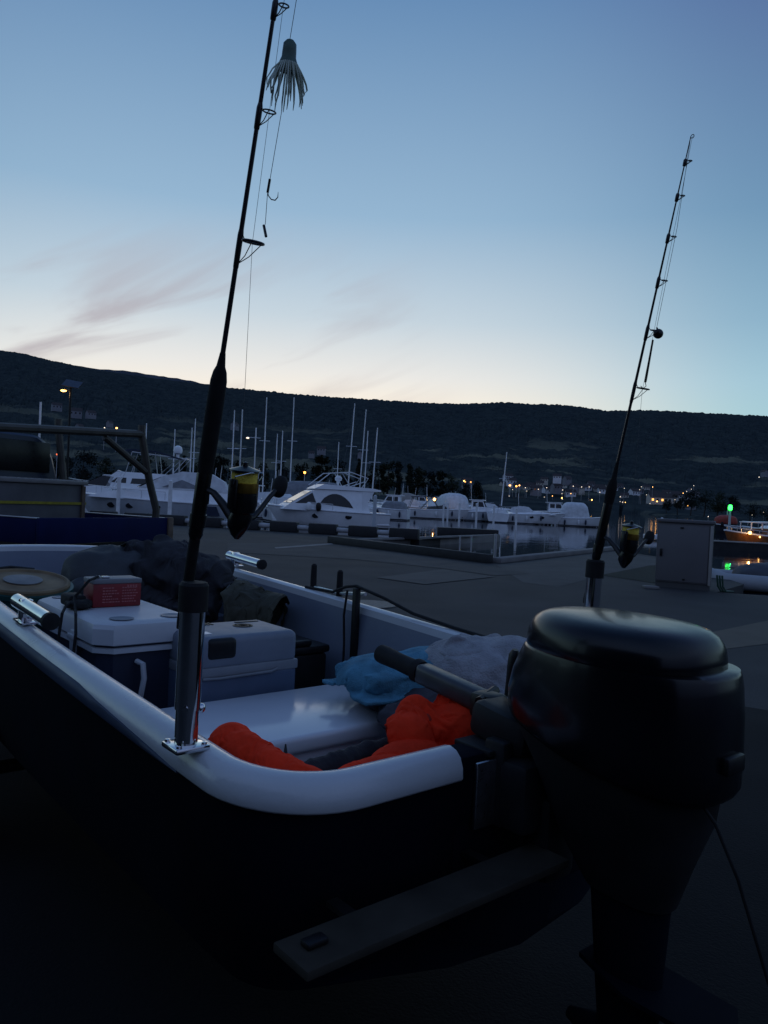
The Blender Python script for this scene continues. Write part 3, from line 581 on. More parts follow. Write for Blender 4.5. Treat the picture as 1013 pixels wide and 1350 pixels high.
def rail(t, M, tops, h, t0=.45, t1=1.0, name='bow_rail'):
    b = MB(); q = [p for i, p in enumerate(tops) if t0 <= i / (len(tops) - 1) <= t1]
    for sg in (1, -1):
        b.tube([(x, sg * (y - .08), z + h) for x, y, z in q], .018, 5)
        for x, y, z in q[::2]: b.tube([(x, sg * (y - .08), z), (x, sg * (y - .08), z + h)], .014, 5)
    b.build(name, alu, t, M)
def portholes(t, M, xs, B, z, L, fb):
    for x in xs:
        tt = (x + L / 2) / L; hb = B / 2 * (1 - max(0, (tt - .4) / .6) ** 2.4); k = max(0, (tt - .5) / .5); fl = .78 - .33 * k
        y = lerp(hb * (fl + .6 * (1 - fl)), hb, (z - fb * .45) / (fb * (1 + .4 * tt * tt) - fb * .45))
        for sg in (1, -1):
            b = MB(); b.lathe([(.01, 0), (.14, 0), (.14, .05), (.01, .05)], Matrix.Translation((x, sg * (y - .02), z)) @ Matrix.Rotation(R(-90) * sg, 4, 'X') @ Matrix.Scale(1.5, 4, (1, 0, 0)), 16)
            b.build('porthole', glass, t, M)
def place(px, Y, yaw): x = at(px, 690, Y).x; return rotz(R(yaw), (x, Y, WZ))

# centre: white flybridge cruiser
M1 = place(430, 47, 180 + 20); L, B, fb = 7.4, 2.8, .95
t = thing('motor_cruiser', 'white flybridge cruiser with arched side window moored behind the black quay blocks', 'motorboat', M1)
tops = boat_hull(t, M1, L, B, fb, boatw, .3); portholes(t, M1, (-1.0, 1.0), B, .72, L, fb)
house_block(t, M1, 'cabin', [(-1.9, .9), (3.0, 1.05), (2.6, 1.35), (1.2, 2.2), (.9, 2.3), (-1.9, 2.3)], 2.35, 1.9, .9, 2.3, boatw)
front_window(t, M1, (2.5, 1.42), (1.28, 2.16), 1.95, 1.8)
side_windows(t, M1, [[(2.25, 1.42), (.95, 1.46), (1.2, 2.08)]], 2.35, 1.9, .9, 2.3)
arc = [(-1.35, 1.25), (.75, 1.45)] + [(.75 - 2.1 * k / 8, 1.45 - .2 * k / 8 + .72 * math.sin(math.pi * k / 8) ** .7) for k in range(1, 8)]
side_windows(t, M1, [arc], 2.35, 1.9, .9, 2.3)
house_block(t, M1, 'flybridge', [(-3.1, 2.32), (1.1, 2.32), (.5, 2.62), (-2.6, 2.5), (-3.1, 2.42)], 2.1, 2.0, 2.3, 2.7, boatw)
b = MB()
for sg in (1, -1):
    b.tube([(-1.9, sg * .9, 2.5), (-2.3, sg * .85, 3.1), (-1.2, sg * .8, 3.42), (.1, sg * .8, 3.3), (1.0, sg * .8, 2.55)], .03, 6); b.tube([(-.6, sg * .8, 3.4), (-1.2, sg * .85, 2.5)], .025, 6)
    b.tube([(-2.1, sg * .88, 2.9), (-1.0, sg * .88, 2.5)], .025, 6)
b.tube([(-1.2, -.8, 3.42), (-1.2, .8, 3.42)], .03, 6); b.build('arch', alu, t, M1)
b = MB(); b.lathe([(.05, 0), (.06, .35), (.2, .4), (.22, .55), (.12, .68), (.01, .7)], Matrix.Translation((-.6, .2, 2.5))); b.build('radar_dome', boatw, t, M1)
for sg in (1, -1):
    b = MB(); b.prism([(-1.9, .9), (-2.5, .9), (-2.3, 1.6), (-2.7, 2.31), (-1.9, 2.31)], sg * .95, sg * 1.0); b.build('cockpit_side', boatw, t, M1)
rail(t, M1, tops, .42, .5)
b = MB(); b.box((-3.3, 0, .1 + .2), (.8, 2.4, .08), r=.02); b.build('swim_platform', boatw, t, M1)
for i, x in enumerate((1.3, .7)):
    b = MB(); b.blob((x + .2, 1.42, 1.25), (.16, .12, .26), amp=0, nx=14, ny=10); b.build('fender', blackp if i else whitep, t, M1)

# left: large express cruiser under pale canvas
M2 = place(206, 42, 180 + 8); L, B, fb = 8.6, 3.0, 1.15
t = thing('express_cruiser', 'long white cruiser with pale canvas hood and swim ladder, behind the truck rack', 'motorboat', M2)
tops = boat_hull(t, M2, L, B, fb, boatg, .25, stripe=boatw); portholes(t, M2, (-.2, 1.2, 2.2), B, .9, L, fb)
house_block(t, M2, 'cabin', [(-3.9, 1.1), (3.4, 1.3), (2.6, 1.55), (.9, 1.9), (-3.9, 1.8)], 2.7, 2.2, 1.1, 1.9, boatw)
front_window(t, M2, (.9, 1.93), (-.3, 2.5), 2.1, 1.8)
house_block(t, M2, 'canvas_hood', [(-3.9, 1.8), (.8, 1.9), (-.4, 2.55), (-1.4, 2.85), (-2.9, 2.8), (-3.6, 2.4)], 2.3, 1.7, 1.8, 2.85, canv)
side_windows(t, M2, [[(-2.6, 1.95), (-.4, 1.98), (-1.4, 2.4)]], 2.34, 1.72, 1.8, 2.85, 'hood_window', canvg)
side_windows(t, M2, [[(-3.5, .55), (-2.4, .55), (-2.3, 1.05), (-3.3, 1.05)]], 2.9, 2.9, .5, 1.1, 'blue_panel', canvb)
b = MB(); b.box((-4.75, 0, .35), (1.0, 2.6, .1), r=.03); b.build('swim_platform', whitep, t, M2)
b = MB()
for sg in (-.2, .2): b.tube([(-4.9, sg + .8, .1), (-4.5, sg + .8, 1.3)], .025, 6)
for k in range(4): b.tube([(-4.85 + k * .09, .6, .3 + k * .27), (-4.85 + k * .09, 1.0, .3 + k * .27)], .02, 6)
b.build('swim_ladder', alu, t, M2); rail(t, M2, tops, .5, .4)

# left, behind: yacht with bimini and radar dome
M3 = place(178, 56, 180 + 8); L, B, fb = 9.5, 3.2, 1.5
t = thing('bimini_yacht', 'tall white yacht with dark bimini and round radar dome, behind the canvas cruiser', 'motorboat', M3)
tops = boat_hull(t, M3, L, B, fb, boatw, .3)
house_block(t, M3, 'cabin', [(-2.2, 1.5), (3.4, 1.7), (2.3, 2.1), (1.2, 2.95), (-2.2, 2.9)], 2.8, 2.2, 1.5, 2.95, boatw)
side_windows(t, M3, [[(-1.0, 2.1), (.2, 2.12), (.1, 2.5), (-1.0, 2.5)], [(.5, 2.14), (1.6, 2.16), (1.1, 2.55), (.5, 2.52)]], 2.8, 2.2, 1.5, 2.95)
front_window(t, M3, (2.25, 2.15), (1.26, 2.9), 2.3, 2.1)
house_block(t, M3, 'bimini', [(-3.2, 4.1), (-1.4, 4.55), (.2, 4.6), (1.2, 4.45), (1.2, 4.38), (.2, 4.5), (-1.4, 4.44), (-3.2, 4.0)], 2.3, 2.2, 4, 4.6, canvb)
b = MB()
for sg in (1, -1):
    for x0, x1 in ((-1.8, -3.0), (-1.6, -1.4), (-2.6, -3.6), (.6, .2)): b.tube([(x0, sg * 1.1, 2.9), (x1, sg * 1.1, 4.4 if x1 > -3 else 4.1)], .025, 5)
b.tube([(-3.6, -1.1, 4.1), (-3.6, 1.1, 4.1)], .03, 5); b.tube([(-3.6, 1.1, 4.1), (.2, 1.1, 4.4)], .025, 5); b.tube([(-3.6, -1.1, 4.1), (.2, -1.1, 4.4)], .025, 5); b.build('bimini_frame', alu, t, M3)
b = MB(); b.lathe([(.12, 0), (.12, .3), (.3, .4), (.34, .62), (.27, .85), (.1, .95), (.01, .96)], Matrix.Translation((-2.75, -.6, 4.15))); b.build('radar_dome', boatw, t, M3)
b = MB(); b.tube([(-2.9, -.5, 1.6), (-2.9, -.5, 4.2)], .05, 6); b.build('radar_mast', alu, t, M3)

# far left: small sports cruiser
M4 = place(118, 50, 180 + 12); L, B, fb = 6.2, 2.4, .95
t = thing('sports_cruiser', 'small white sports cruiser with dark raked windshield at far left', 'motorboat', M4)
tops = boat_hull(t, M4, L, B, fb, boatw, .35)
house_block(t, M4, 'cabin', [(-1.2, .95), (2.6, 1.15), (1.2, 1.75), (-.2, 1.9), (-1.2, 1.75)], 2.0, 1.6, .95, 1.9, boatw)
front_window(t, M4, (.6, 1.85), (-.7, 2.5), 1.6, 1.4)
house_block(t, M4, 'windshield_frame', [(.5, 1.82), (-.75, 2.5), (-1.3, 2.5), (-1.0, 1.78)], 1.64, 1.44, 1.8, 2.5, glass)
b = MB()
for sg in (1, -1): b.tube([(-1.3, sg * .9, 1.6), (-2.0, sg * .85, 2.8), (-1.7, sg * .6, 2.9)], .04, 6)
b.tube([(-1.7, -.6, 2.9), (-1.7, .6, 2.9)], .04, 6); b.build('arch', boatw, t, M4); rail(t, M4, tops, .4, .5)

def small_boat(label, px, Y, yaw, L, B, fb, kind, hm=boatw, **k):
    M_ = place(px, Y, yaw); nm = {'bow': 'bowrider', 'cover': 'covered_boat', 'cabin': 'cabin_boat', 'low': 'motor_cruiser'}[kind]
    t = thing(nm, label, 'motorboat', M_); tops = boat_hull(t, M_, L, B, fb, hm, k.get('bow', .35), stripe=k.get('stripe'))
    h = fb
    if kind == 'cover':
        top = k.get('top', 1.6); cm = k.get('cm', canv)
        b = MB(); rr = []
        for i in range(15):
            tt = i / 14; x = -L * .47 + L * k.get('clen', .6) * tt; e = (1 - abs(2 * tt - 1) ** 5) ** .6 * .8 + .2
            w_ = B * .44 * (1 if tt < .8 else 1 - (tt - .8)); wob = .05 * math.sin(i * 2.4)
            rr.append([(x, w_ * math.cos(a) * (1 if a in (0, math.pi) else .92), h + (top * e + wob * (j % 2)) * abs(math.sin(a)) ** .34) for j, a in enumerate([math.pi * q / 12 for q in range(13)])])
        b.loft(rr, cap=True, closed=True); b.build('canvas_cover', cm, t, M_, ang=50)
    if kind == 'cabin':
        house_block(t, M_, 'cabin', [(-L * .18, h), (L * .3, h + .1), (L * .24, h + .45), (L * .12, h + .5), (L * .05, h + 1.3), (-L * .18, h + 1.3)], B * .72, B * .58, h, h + 1.3, boatw)
        house_block(t, M_, 'roof', [(-L * .24, h + 1.3), (L * .09, h + 1.3), (L * .07, h + 1.4), (-L * .24, h + 1.38)], B * .66, B * .66, h, h + 2, boatw)
        side_windows(t, M_, [[(-L * .15, h + .62), (-L * .06, h + .62), (-L * .06, h + 1.15), (-L * .15, h + 1.15)], [(-L * .04, h + .62), (L * .085, h + .62), (L * .045, h + 1.15), (-L * .04, h + 1.15)]], B * .72, B * .58, h, h + 1.3)
        front_window(t, M_, (L * .115, h + .6), (L * .058, h + 1.22), B * .58, B * .52); rail(t, M_, tops, .4, .5)
    if kind == 'low':
        house_block(t, M_, 'cabin', [(-L * .3, h), (L * .36, h + .12), (L * .2, h + .38), (0, h + .42), (-L * .3, h + .3)], B * .78, B * .6, h, h + .42, boatw)
        house_block(t, M_, 'canvas_hood', [(-L * .34, h + .2), (L * .02, h + .42), (-L * .06, h + .85), (-L * .2, h + .92), (-L * .32, h + .7)], B * .72, B * .5, h + .2, h + .95, k.get('cm', canv)); portholes(t, M_, (0, L * .16), B, fb * .8, L, fb); rail(t, M_, tops, .38, .5)
    if kind == 'bow':
        front_window(t, M_, (L * .14, h + .1), (L * .0, h + .62), B * .75, B * .6)
        side_windows(t, M_, [[(L * .12, h + .1), (-L * .2, h + .1), (-L * .2, h + .3), (0, h + .58)]], B * .78, B * .64, h, h + .7, 'side_glass')
        b = MB()
        for sg in (1, -1):
            b.tube([(-L * .46, sg * B * .42, h), (-L * .40, sg * B * .4, h + 1.35)], .03, 5); b.tube([(-L * .05, sg * B * .4, h + .3), (-L * .15, sg * B * .4, h + 1.4)], .03, 5); b.tube([(-L * .3, sg * B * .42, h), (-L * .15, sg * B * .4, h + 1.4)], .025, 5)
        b.build('canopy_frame', blackp, t, M_)
        house_block(t, M_, 'canopy', [(-L * .42, h + 1.3), (-L * .28, h + 1.42), (-L * .08, h + 1.4), (-L * .08, h + 1.45), (-L * .28, h + 1.5), (-L * .42, h + 1.38)], B * .84, B * .84, h, h + 2, canvb)
        q = MB(); q.box((-L * .49, 0, .35), (.3, .6, .9), r=.08); q.build('outboard', blackp, t, M_)
    rf = random.Random(int(px * 7))
    for k_ in range(3):
        tt = .2 + .22 * k_ + rf.uniform(-.05, .05); xx, yy_, zz = tops[int(tt * (len(tops) - 1))]
        for sg in (1, -1): b = MB(); b.blob((xx, sg * (yy_ + .07), zz - .42), (.1, .1, .28), amp=0, nx=12, ny=8, p=2.4); b.tube([(xx, sg * yy_, zz), (xx, sg * (yy_ + .05), zz - .15)], .012, 4); b.build('fender', whitep if k_ % 2 else canvb, t, M_)
    b = MB(); ht = fb + {'cabin': 2.6, 'low': 1.9, 'bow': 1.9, 'cover': 2.0}[kind]; b.tube([(-L * .2, B * .2, fb), (-L * .23, B * .2, ht + rf.uniform(0, .6))], .018, 5); b.build('antenna', mastm, t, M_)
    if kind != 'cabin': b = MB(); b.tube([(-L * .47, -B * .3, fb), (-L * .5, -B * .3, fb + 1.0)], .016, 5); b.build('flagstaff', mastm, t, M_)
    return t, M_
t, Mq = small_boat('white bowrider with dark canopy and a lit lamp in its cockpit', 582, 84, -6, 8.0, 2.6, .95, 'bow')
lp = at(573, 658.5, 84.3); b = MB(); b.blob(lp, (.16, .16, .16), amp=0, nx=12, ny=8, p=2); b.build('cockpit_lamp', warm_lamp, t); point_light(lp + Vector((0, -.3, .1)), 25, (1, .6, .25))
small_boat('white cabin boat with its square wheelhouse left of the bowrider', 514, 95, 172, 6.6, 2.6, 1.1, 'cabin')
small_boat('boat with tan striped canvas cover behind the bowrider', 537, 100, 80, 6, 2.6, 1.3, 'cover', top=1.5, clen=.8, cm=mat('tan_canvas', (.27, .25, .23), .85, var=.2, scale=2))
small_boat('boat under a tall rounded pale cover beside the white piles', 596, 90, -80, 6.5, 3.5, .9, 'cover', top=2.1, clen=.9)
small_boat('white cabin boat between the tan and pale canvas covers', 576, 112, 20, 7, 2.6, 1.2, 'cabin')
small_boat('grey hulled cabin boat with bow rail right of the white piles', 633, 84, -12, 5.2, 2.2, .95, 'cabin', hm=boatg)
t, Mq = small_boat('low white cruiser with grey hull windows left of the covered boat', 701, 82, -12, 6.8, 2.5, .95, 'low')
small_boat('boat under boxy pale canvas with white bow, beside the right fishing rod', 767, 82, -12, 5.0, 2.3, .8, 'cover', top=1.75, clen=.62)
small_boat('white boat bow seen end on left of the flybridge cruiser', 365, 54, 110, 6, 2.4, 1.0, 'low')
small_boat('boat under a long grey canvas cover behind the flybridge cruiser', 408, 60, 175, 6.5, 2.4, 1.1, 'cover', top=1.9, clen=.9, cm=canvg)
small_boat('white motorboat stern just right of the flybridge cruiser', 505, 72, 170, 4.8, 2.3, .95, 'cover', top=.8, clen=.5, cm=canvg)
small_boat('white boat moored beyond the left end of the pier', 262, 62, 178, 8, 2.8, 1.2, 'cabin')
EX = [(255, 58, 176, 7.5, 2.7, 1.2, 'low', 'white cruiser with canvas hood half hidden behind the big rod'), (318, 66, 170, 7.0, 2.6, 1.2, 'cabin', 'white cabin boat between the big rod and the reel'), (338, 58, 165, 6.0, 2.5, 1.1, 'low', 'white cruiser behind the reel handle'), (388, 76, 8, 7.5, 2.8, 1.4, 'cabin', 'tall white cabin boat above the grey canvas cover'), (150, 70, 174, 9.0, 3.0, 1.5, 'cabin', 'white cabin yacht far back at the left edge of the marina'),
      (530, 88, 172, 6.5, 2.5, 1.1, 'low', 'low white cruiser stern behind the dark pile'), (552, 118, 15, 8.0, 2.8, 1.3, 'cabin', 'far white cabin boat above the bowrider'), (612, 104, 8, 8.0, 2.8, 1.3, 'low', 'white cruiser behind the grey hulled cabin boat'), (655, 98, -10, 7.0, 2.5, 1.1, 'low', 'white cruiser half hidden by the lone mast'), (735, 104, -14, 7.0, 2.5, 1.2, 'cabin', 'white cabin boat between the low cruiser and the boxy canvas boat')]
for px, Y, yw, L_, B_, f_, kd, lb_x in EX: small_boat(lb_x, px, Y, yw, L_, B_, f_, kd)
# right edge: wooden cabin boat with lit cabin
M5 = place(992, 47, 180 + 8); L, B, fb = 3.6, 1.7, .75
t = thing('wooden_cabin_boat', 'small brown wooden boat with white rails and a glowing cabin lamp at right', 'motorboat', M5)
tops = boat_hull(t, M5, L, B, fb, teak, .35, stripe=boatw); rail(t, M5, tops, .28, .3)
house_block(t, M5, 'cabin', [(-1.1, .75), (.5, .8), (.3, 1.2), (-1.1, 1.25)], 1.2, 1.05, .75, 1.25, teak)
house_block(t, M5, 'cabin_roof', [(-1.2, 1.6), (.45, 1.55), (.45, 1.6), (-1.2, 1.66)], 1.3, 1.3, 0, 3, boatw)
side_windows(t, M5, [[(-.3, .95), (.25, .95), (.15, 1.15), (-.3, 1.15)]], 1.2, 1.05, .75, 1.25)
b = MB()
for x in (-1.1, -.3, .4):
    for sg in (1, -1): b.tube([(x, sg * .55, 1.15), (x, sg * .55, 1.58)], .03, 5)
b.build('roof_post', boatw, t, M5)
lp = at(989, 702.5, 46); b = MB(); b.blob(lp, (.1, .1, .1), amp=0, nx=12, ny=8, p=2); b.build('cabin_lamp', warm_lamp, t); point_light(lp + Vector((-.1, -.25, .05)), 9, (1, .55, .2))
lp = at(1002, 708, 46); b = MB(); b.blob(lp, (.05, .05, .05), amp=0, nx=10, ny=8, p=2); b.build('stern_lamp', warm_lamp, t)
small_boat('white boat at the right edge behind the wooden cabin boat', 1040, 52, 175, 6, 2.2, .9, 'cabin')
# red covered boat, green beacon, floating pier at the right
M6 = place(957, 84, 200); t = thing('red_covered_boat', 'small boat under a red tarpaulin below the green beacon', 'boat', M6)
boat_hull(t, M6, 3.2, 1.5, .8, antif, .2); b = MB(); b.blob((0, 0, 1.35), (1.3, .8, .62), amp=.05, sc=2, flat=.3); b.build('tarpaulin', redtarp, t, M6)
b = MB(); b.box((0, 0, 1.0), (2.2, 1.2, .6), r=.1); b.build('tarpaulin_skirt', blackp, t, M6)
pg = at(963, 669, 74); Mg = rotz(0, (pg.x, 74, WZ)); t = thing('harbour_beacon', 'glowing green harbour beacon on a short white post', 'beacon', Mg)
b = MB(); b.tube([(0, 0, -1), (0, 0, pg.z - WZ - .25)], .11, 10); b.tube([(-.25, 0, pg.z - WZ - .75), (-.25, 0, pg.z - WZ - .3)], .05, 6); b.build('post', boatg, t, Mg)
b = MB(); b.lathe([(.05, -.28), (.17, -.24), (.2, 0), (.15, .2), (.05, .26)], Matrix.Translation((0, 0, pg.z - WZ)), 16); b.build('lantern', green_lamp, t, Mg); point_light(pg + Vector((0, -.6, .1)), 6, (.02, 1, .2))
b = MB(); p0, p1 = at(936, 716, 43.5), at(1030, 720, 43.5); b.slab([(p0.x, 43.0), (30, 41.5), (30, 43), (p0.x, 44.5)], -.34, .12); b.build('floating_pier', bumperm, label='dark floating pier with pale edge in front of the wooden boat', cat='pier', smooth=False)
b = MB(); b.slab([(p0.x - .03, 42.96), (30, 41.46), (30, 43.04), (p0.x - .03, 44.54)], .123, .17); b.build('pier_planking', concr, bpy.data.objects['floating_pier'], smooth=False)
# inflatable boat at the right quay edge
pi = onz(985, 774, -.2); Mi = rotz(R(-8), (pi.x + .35, pi.y + .4, WZ - .06))
t = thing('inflatable_boat', 'grey inflatable boat with dark cover moored at the right quay edge', 'inflatable boat', Mi)
b = MB(); b.tube([(1.9, -.75, .28), (.2, -.75, .28), (-.9, -.72, .3), (-1.35, -.3, .45), (-1.35, .3, .45), (-.9, .72, .3), (.2, .75, .28), (1.9, .75, .28)], [.16, .21, .21, .2, .2, .21, .21, .16], 14); b.build('tube', mat('pvc_grey', (.3, .32, .34), .5, var=.08, scale=3), t, Mi)
b = MB(); b.box((.4, 0, .1), (2.4, 1.3, .12), r=.03); b.build('floor', antif, t, Mi)
b = MB(); b.blob((.75, 0, .38), (1.25, .62, .42), amp=.05, sc=2.5, flat=.2, seed=3); b.build('cover', mat('slate_cover', (.05, .055, .07), .7, var=.15, scale=3), t, Mi)

# sailing boats: a hull and a mast each
def sailboat(px, ytop, Y, lean, label, stay=False, L=8, boom=True):
    top = at(px, ytop, Y); M_ = rotz(R(90 + random.uniform(-15, 15)), (top.x - lean * (top.z - WZ), Y, WZ)); H_ = top.z - WZ
    t = thing('sailing_boat', label, 'sailing boat', M_, None)
    boat_hull(t, M_, L, 2.6, .95, boatw, .3)
    house_block(t, M_, 'coachroof', [(-1.6, .95), (2.0, 1.0), (1.5, 1.3), (-1.6, 1.4)], 1.7, 1.4, .9, 1.4, boatw)
    inv = (WM[t].to_3x3().inverted()) @ Vector((lean * H_, 0, 0))
    b = MB(); b.tube([(0, 0, .9), (inv.x, inv.y, H_)], [.07, .05], 8); b.build('mast', mastm, t, M_)
    b = MB(); q = inv * .62; s_ = M_.to_3x3().inverted() @ Vector((.55, 0, 0)); b.tube([q - s_ + Vector((0, 0, H_ * .62)), q + s_ + Vector((0, 0, H_ * .62))], .025, 5)
    b.build('spreader', mastm, t, M_)
    if boom: b = MB(); b.tube([(0, 0, 1.7), (-3.0, 0, 1.75)], .12, 8); b.build('boom', canvb, t, M_)
    b = MB(); b.tube([(3.8, 0, 1.2), (inv.x, inv.y, H_ * .97)], .012, 4); b.tube([(-3.8, 0, 1.0), (inv.x, inv.y, H_)], .012, 4); b.build('stay', linem, t, M_)
SB = [(193.5, 558, 75, 0, 'short mast left of the radar dome'), (231, 566, 78, 0, 'mast rising right behind the radar dome'), (253.5, 564, 80, 0, 'left one of the close mast pair left of the big rod'), (258, 552, 82, 0, 'right, taller one of the close mast pair left of the big rod'), (276, 546, 84, 0, 'mast half hidden behind the big rod grip'),
      (309.5, 541, 76, 0, 'mast left of the close tall mast behind the reel'), (320, 540, 74, 0, 'mast just right of its twin over the reel spool'), (352, 524, 80, 0, 'tall mast standing right of the lamp with cross arm'), (366, 572, 92, 0, 'short mast, left one between the two tallest upright masts'), (373, 568, 88, 0, 'short mast, right one between the two tallest upright masts'),
      (388, 524, 84, 0, 'tallest upright mast right of the reel'), (447, 583, 95, 0, 'short mast above the cruiser arch'), (468, 532, 78, .03, 'tall raked mast right above the cruiser, left of three'), (483, 540, 82, .03, 'tall raked mast in the middle of three above the cruiser'), (485.5, 568, 86, .015, 'shorter mast between the raked masts'), (498, 564, 74, .03, 'raked mast, right of three by the cruiser stern')]
for px, yt, Y, ln, lb in SB: sailboat(px, yt, Y, ln, 'sailing boat with ' + lb)
sailboat(668.5, 596, 84, .045, 'lone sailing boat with raked mast right of the white piles', L=6)
# stray rope from the raked mast of the lone boat and a dark stay by the cruiser are part of the boats above

# white mooring piles
PI_ = [(585.5, 664, 686, 70), (591, 664, 684, 72), (606.5, 664, 700, 62), (629, 665, 702, 62), (652, 667, 704, 62), (681.5, 671, 712, 60), (157.5, 630, 678, 40), (225.5, 635, 682, 39), (303.5, 640, 694, 37), (495, 655, 700, 42), (873, 684, 716, 52)]
PL = ['thin white mooring pile before the tall rounded cover, left one', 'thin white mooring pile before the tall rounded cover, right one', 'white mooring pile left of the grey cabin boat', 'white mooring pile before the grey cabin boat', 'white mooring pile by the lone sailing boat', 'white mooring pile before the low white cruiser', 'grey pile left of the truck rack post', 'grey pile right of the truck rack post', 'dark pile at the stern of the canvas cruiser', 'dark grey pile behind the flybridge cruiser stern', 'slim pale pile left of the grey cabinet']
for (px, y0, y1, Y), lb in zip(PI_, PL):
    a = at(px, y0, Y); b = MB(); b.tube([(a.x, Y, -2), (a.x, Y, a.z)], .085 if Y > 45 else .1, 10); b.lathe([(.1, 0), (.1, .04), (.01, .1)], Matrix.Translation((a.x, Y, a.z)), 10)
    b.build('mooring_pile', boatg if 'dark' in lb else whitep, label=lb, cat='mooring pile', group='mooring piles')
b = MB(); a = at(866, 713, 52); b.box((a.x + .2, 52, -.05), (1.9, 1.2, .3), r=.03); b.build('small_float', whitep, label='small white float at the foot of the slim pile', cat='float')
# pontoon in front of the left yachts
b = MB(); p0, p1 = at(95, 680, 39.2), at(330, 695, 38.2); b.slab([(p0.x - 20, 40.6), (p1.x, 37.9), (p1.x, 39.0), (p0.x - 20, 41.7)], -.3, .18); b.build('pontoon', concr, label='narrow grey pontoon in front of the left yachts', cat='pontoon', smooth=False)

# the black quay blocks with white rollers between them
n_b = 0; dirv = ed; step = 1.75
bk = MB(); bk.box((0, 0, .22), (1.22, .42, .44), r=.05); bw_ = MB(); bw_.tube([(-.3, 0, .28), (.3, 0, .28)], .11, 12)
ang_e = math.atan2(ed.y, ed.x)
bmesh_o = wmesh_o = None
for k in range(14):
    p = e1 + ed * (.65 + k * step) + Vector((0, -.28, 0)); M_ = rotz(ang_e, p)
    where = ('at the right end of the row' if k == 0 else None)
    ORD = ['first', 'second', 'third', 'fourth', 'fifth', 'sixth', 'seventh', 'eighth', 'ninth', 'tenth', 'eleventh', 'twelfth', 'thirteenth', 'fourteenth']
    lb = 'black rubber block on the quay edge, %s from the right end of the row' % ORD[k]
    if bmesh_o is None:
        bmesh_o = MB().add([Vector(q) for q in bk.v], bk.f).build('quay_block', bumperm); 
        bmesh_o.location = (0, 0, 0)
        o = bmesh_o
    else: o = bmesh_o.copy(); COL.objects.link(o)
    o.location = p; o.rotation_euler = (0, 0, ang_e); tag(o, lb, 'quay block', 'black blocks along the quay edge')
    q = e1 + ed * (.65 + (k + .5) * step) + Vector((0, -.28, 0))
    if wmesh_o is None: wmesh_o = bw_.build('quay_roller', mat('worn_roller_paint', (.4, .41, .42), .6, var=.2, scale=4)); o = wmesh_o
    else: o = wmesh_o.copy(); COL.objects.link(o)
    o.location = (q.x, q.y, .11); o.rotation_euler = (0, 0, ang_e); tag(o, 'pale roller between black quay blocks, %s from the right end of the row' % ORD[k], 'roller', 'white rollers along the quay edge')

# street lamps of the marina
def solar_lamp():
    top = at(93.5, 516, 33); M_ = rotz(0, (top.x, 33, 0)); t = thing('solar_street_lamp', 'lit street lamp with tilted solar panel on a dark post behind the truck', 'street lamp', M_)
    b = MB(); b.tube([(0, 0, 0), (0, 0, top.z + .25)], .05, 10); b.tube([(0, 0, top.z - .02), (-.18, 0, top.z + .06)], .03, 6); b.build('post', blackp, t, M_)
    b = MB(); b.box((-.3, 0, top.z + .07), (.36, .16, .06), r=.02); b.build('lamp_head', blackp, t, M_)
    b = MB(); b.blob((-.3, -.02, top.z + .02), (.13, .08, .05), amp=0, nx=14, ny=8, p=2); b.build('lamp_lens', warm_lamp, t, M_)
    b = MB(); b.box((0, 0, 0), (.72, .5, .04), T=Matrix.Translation((.05, 0, top.z + .32)) @ Matrix.Rotation(R(8), 4, 'Y') @ Matrix.Rotation(R(38), 4, 'X')); b.build('solar_panel', mat('solar_cells', (.05, .065, .09), .3, var=.15, scale=6), t, M_)
    point_light(top + Vector((-.3, -.05, -.12)), 6, (1, .55, .2), .08)
solar_lamp()
top = at(338, 564, 110); M_ = rotz(0, (top.x, 110, WZ)); t = thing('cross_arm_lamp', 'pole with cross arm and small white lamp behind the reel spool', 'street lamp', M_)
b = MB(); b.tube([(0, 0, -1), (0, 0, top.z - WZ)], .09, 8); b.tube([(-1.2, 0, top.z - WZ - 1.4), (.7, 0, top.z - WZ - 1.45)], .05, 6); b.build('pole', mastm, t, M_)
b = MB(); b.blob((-1.15, 0, top.z - WZ - 1.5), (.22, .16, .12), amp=0, nx=10, ny=8, p=2); b.build('lantern', cool_lamp, t, M_)
b = MB(); a = at(54, 530, 36); b.tube([(a.x, 36, 0), (a.x, 36, a.z)], .05, 8); b.build('flag_pole', mastm, label='short pale pole left of the solar street lamp', cat='pole')

# unseen building added behind the photographer to keep sky light off the foreground
Mb = rotz(R(-34), (-5.2, -4.4, 0)); t = thing('sky_blocker', 'unseen dark timber building added behind the photographer to block sky light', 'sky_blocker', Mb)
tim = mat('blocker_timber', (.012, .011, .010), .9, var=.4, scale=3, spec=.1)
b = MB(); b.box((0, -3, 2.6), (17, 6, 5.2))
for k in range(56): b.box((-8.4 + k * .3, .0, 2.6), (.03, .05, 5.2))
b.build('wall', tim, t, Mb, smooth=False)  # wall of the added sky blocker
b = MB(); b.add([(-9, .6, 5.0), (9, .6, 5.0), (9, -3, 7.4), (-9, -3, 7.4), (-9, -6.6, 5.0), (9, -6.6, 5.0), (-9, .6, 5.2), (9, .6, 5.2), (9, -3, 7.6), (-9, -3, 7.6), (-9, -6.6, 5.2), (9, -6.6, 5.2)], [(0, 1, 2, 3), (3, 2, 5, 4), (6, 7, 8, 9), (9, 8, 11, 10), (0, 1, 7, 6), (4, 5, 11, 10), (0, 3, 9, 6), (3, 4, 10, 9), (1, 2, 8, 7), (2, 5, 11, 8)]); b.build('roof', roofm, t, Mb, smooth=False)  # roof of the added sky blocker
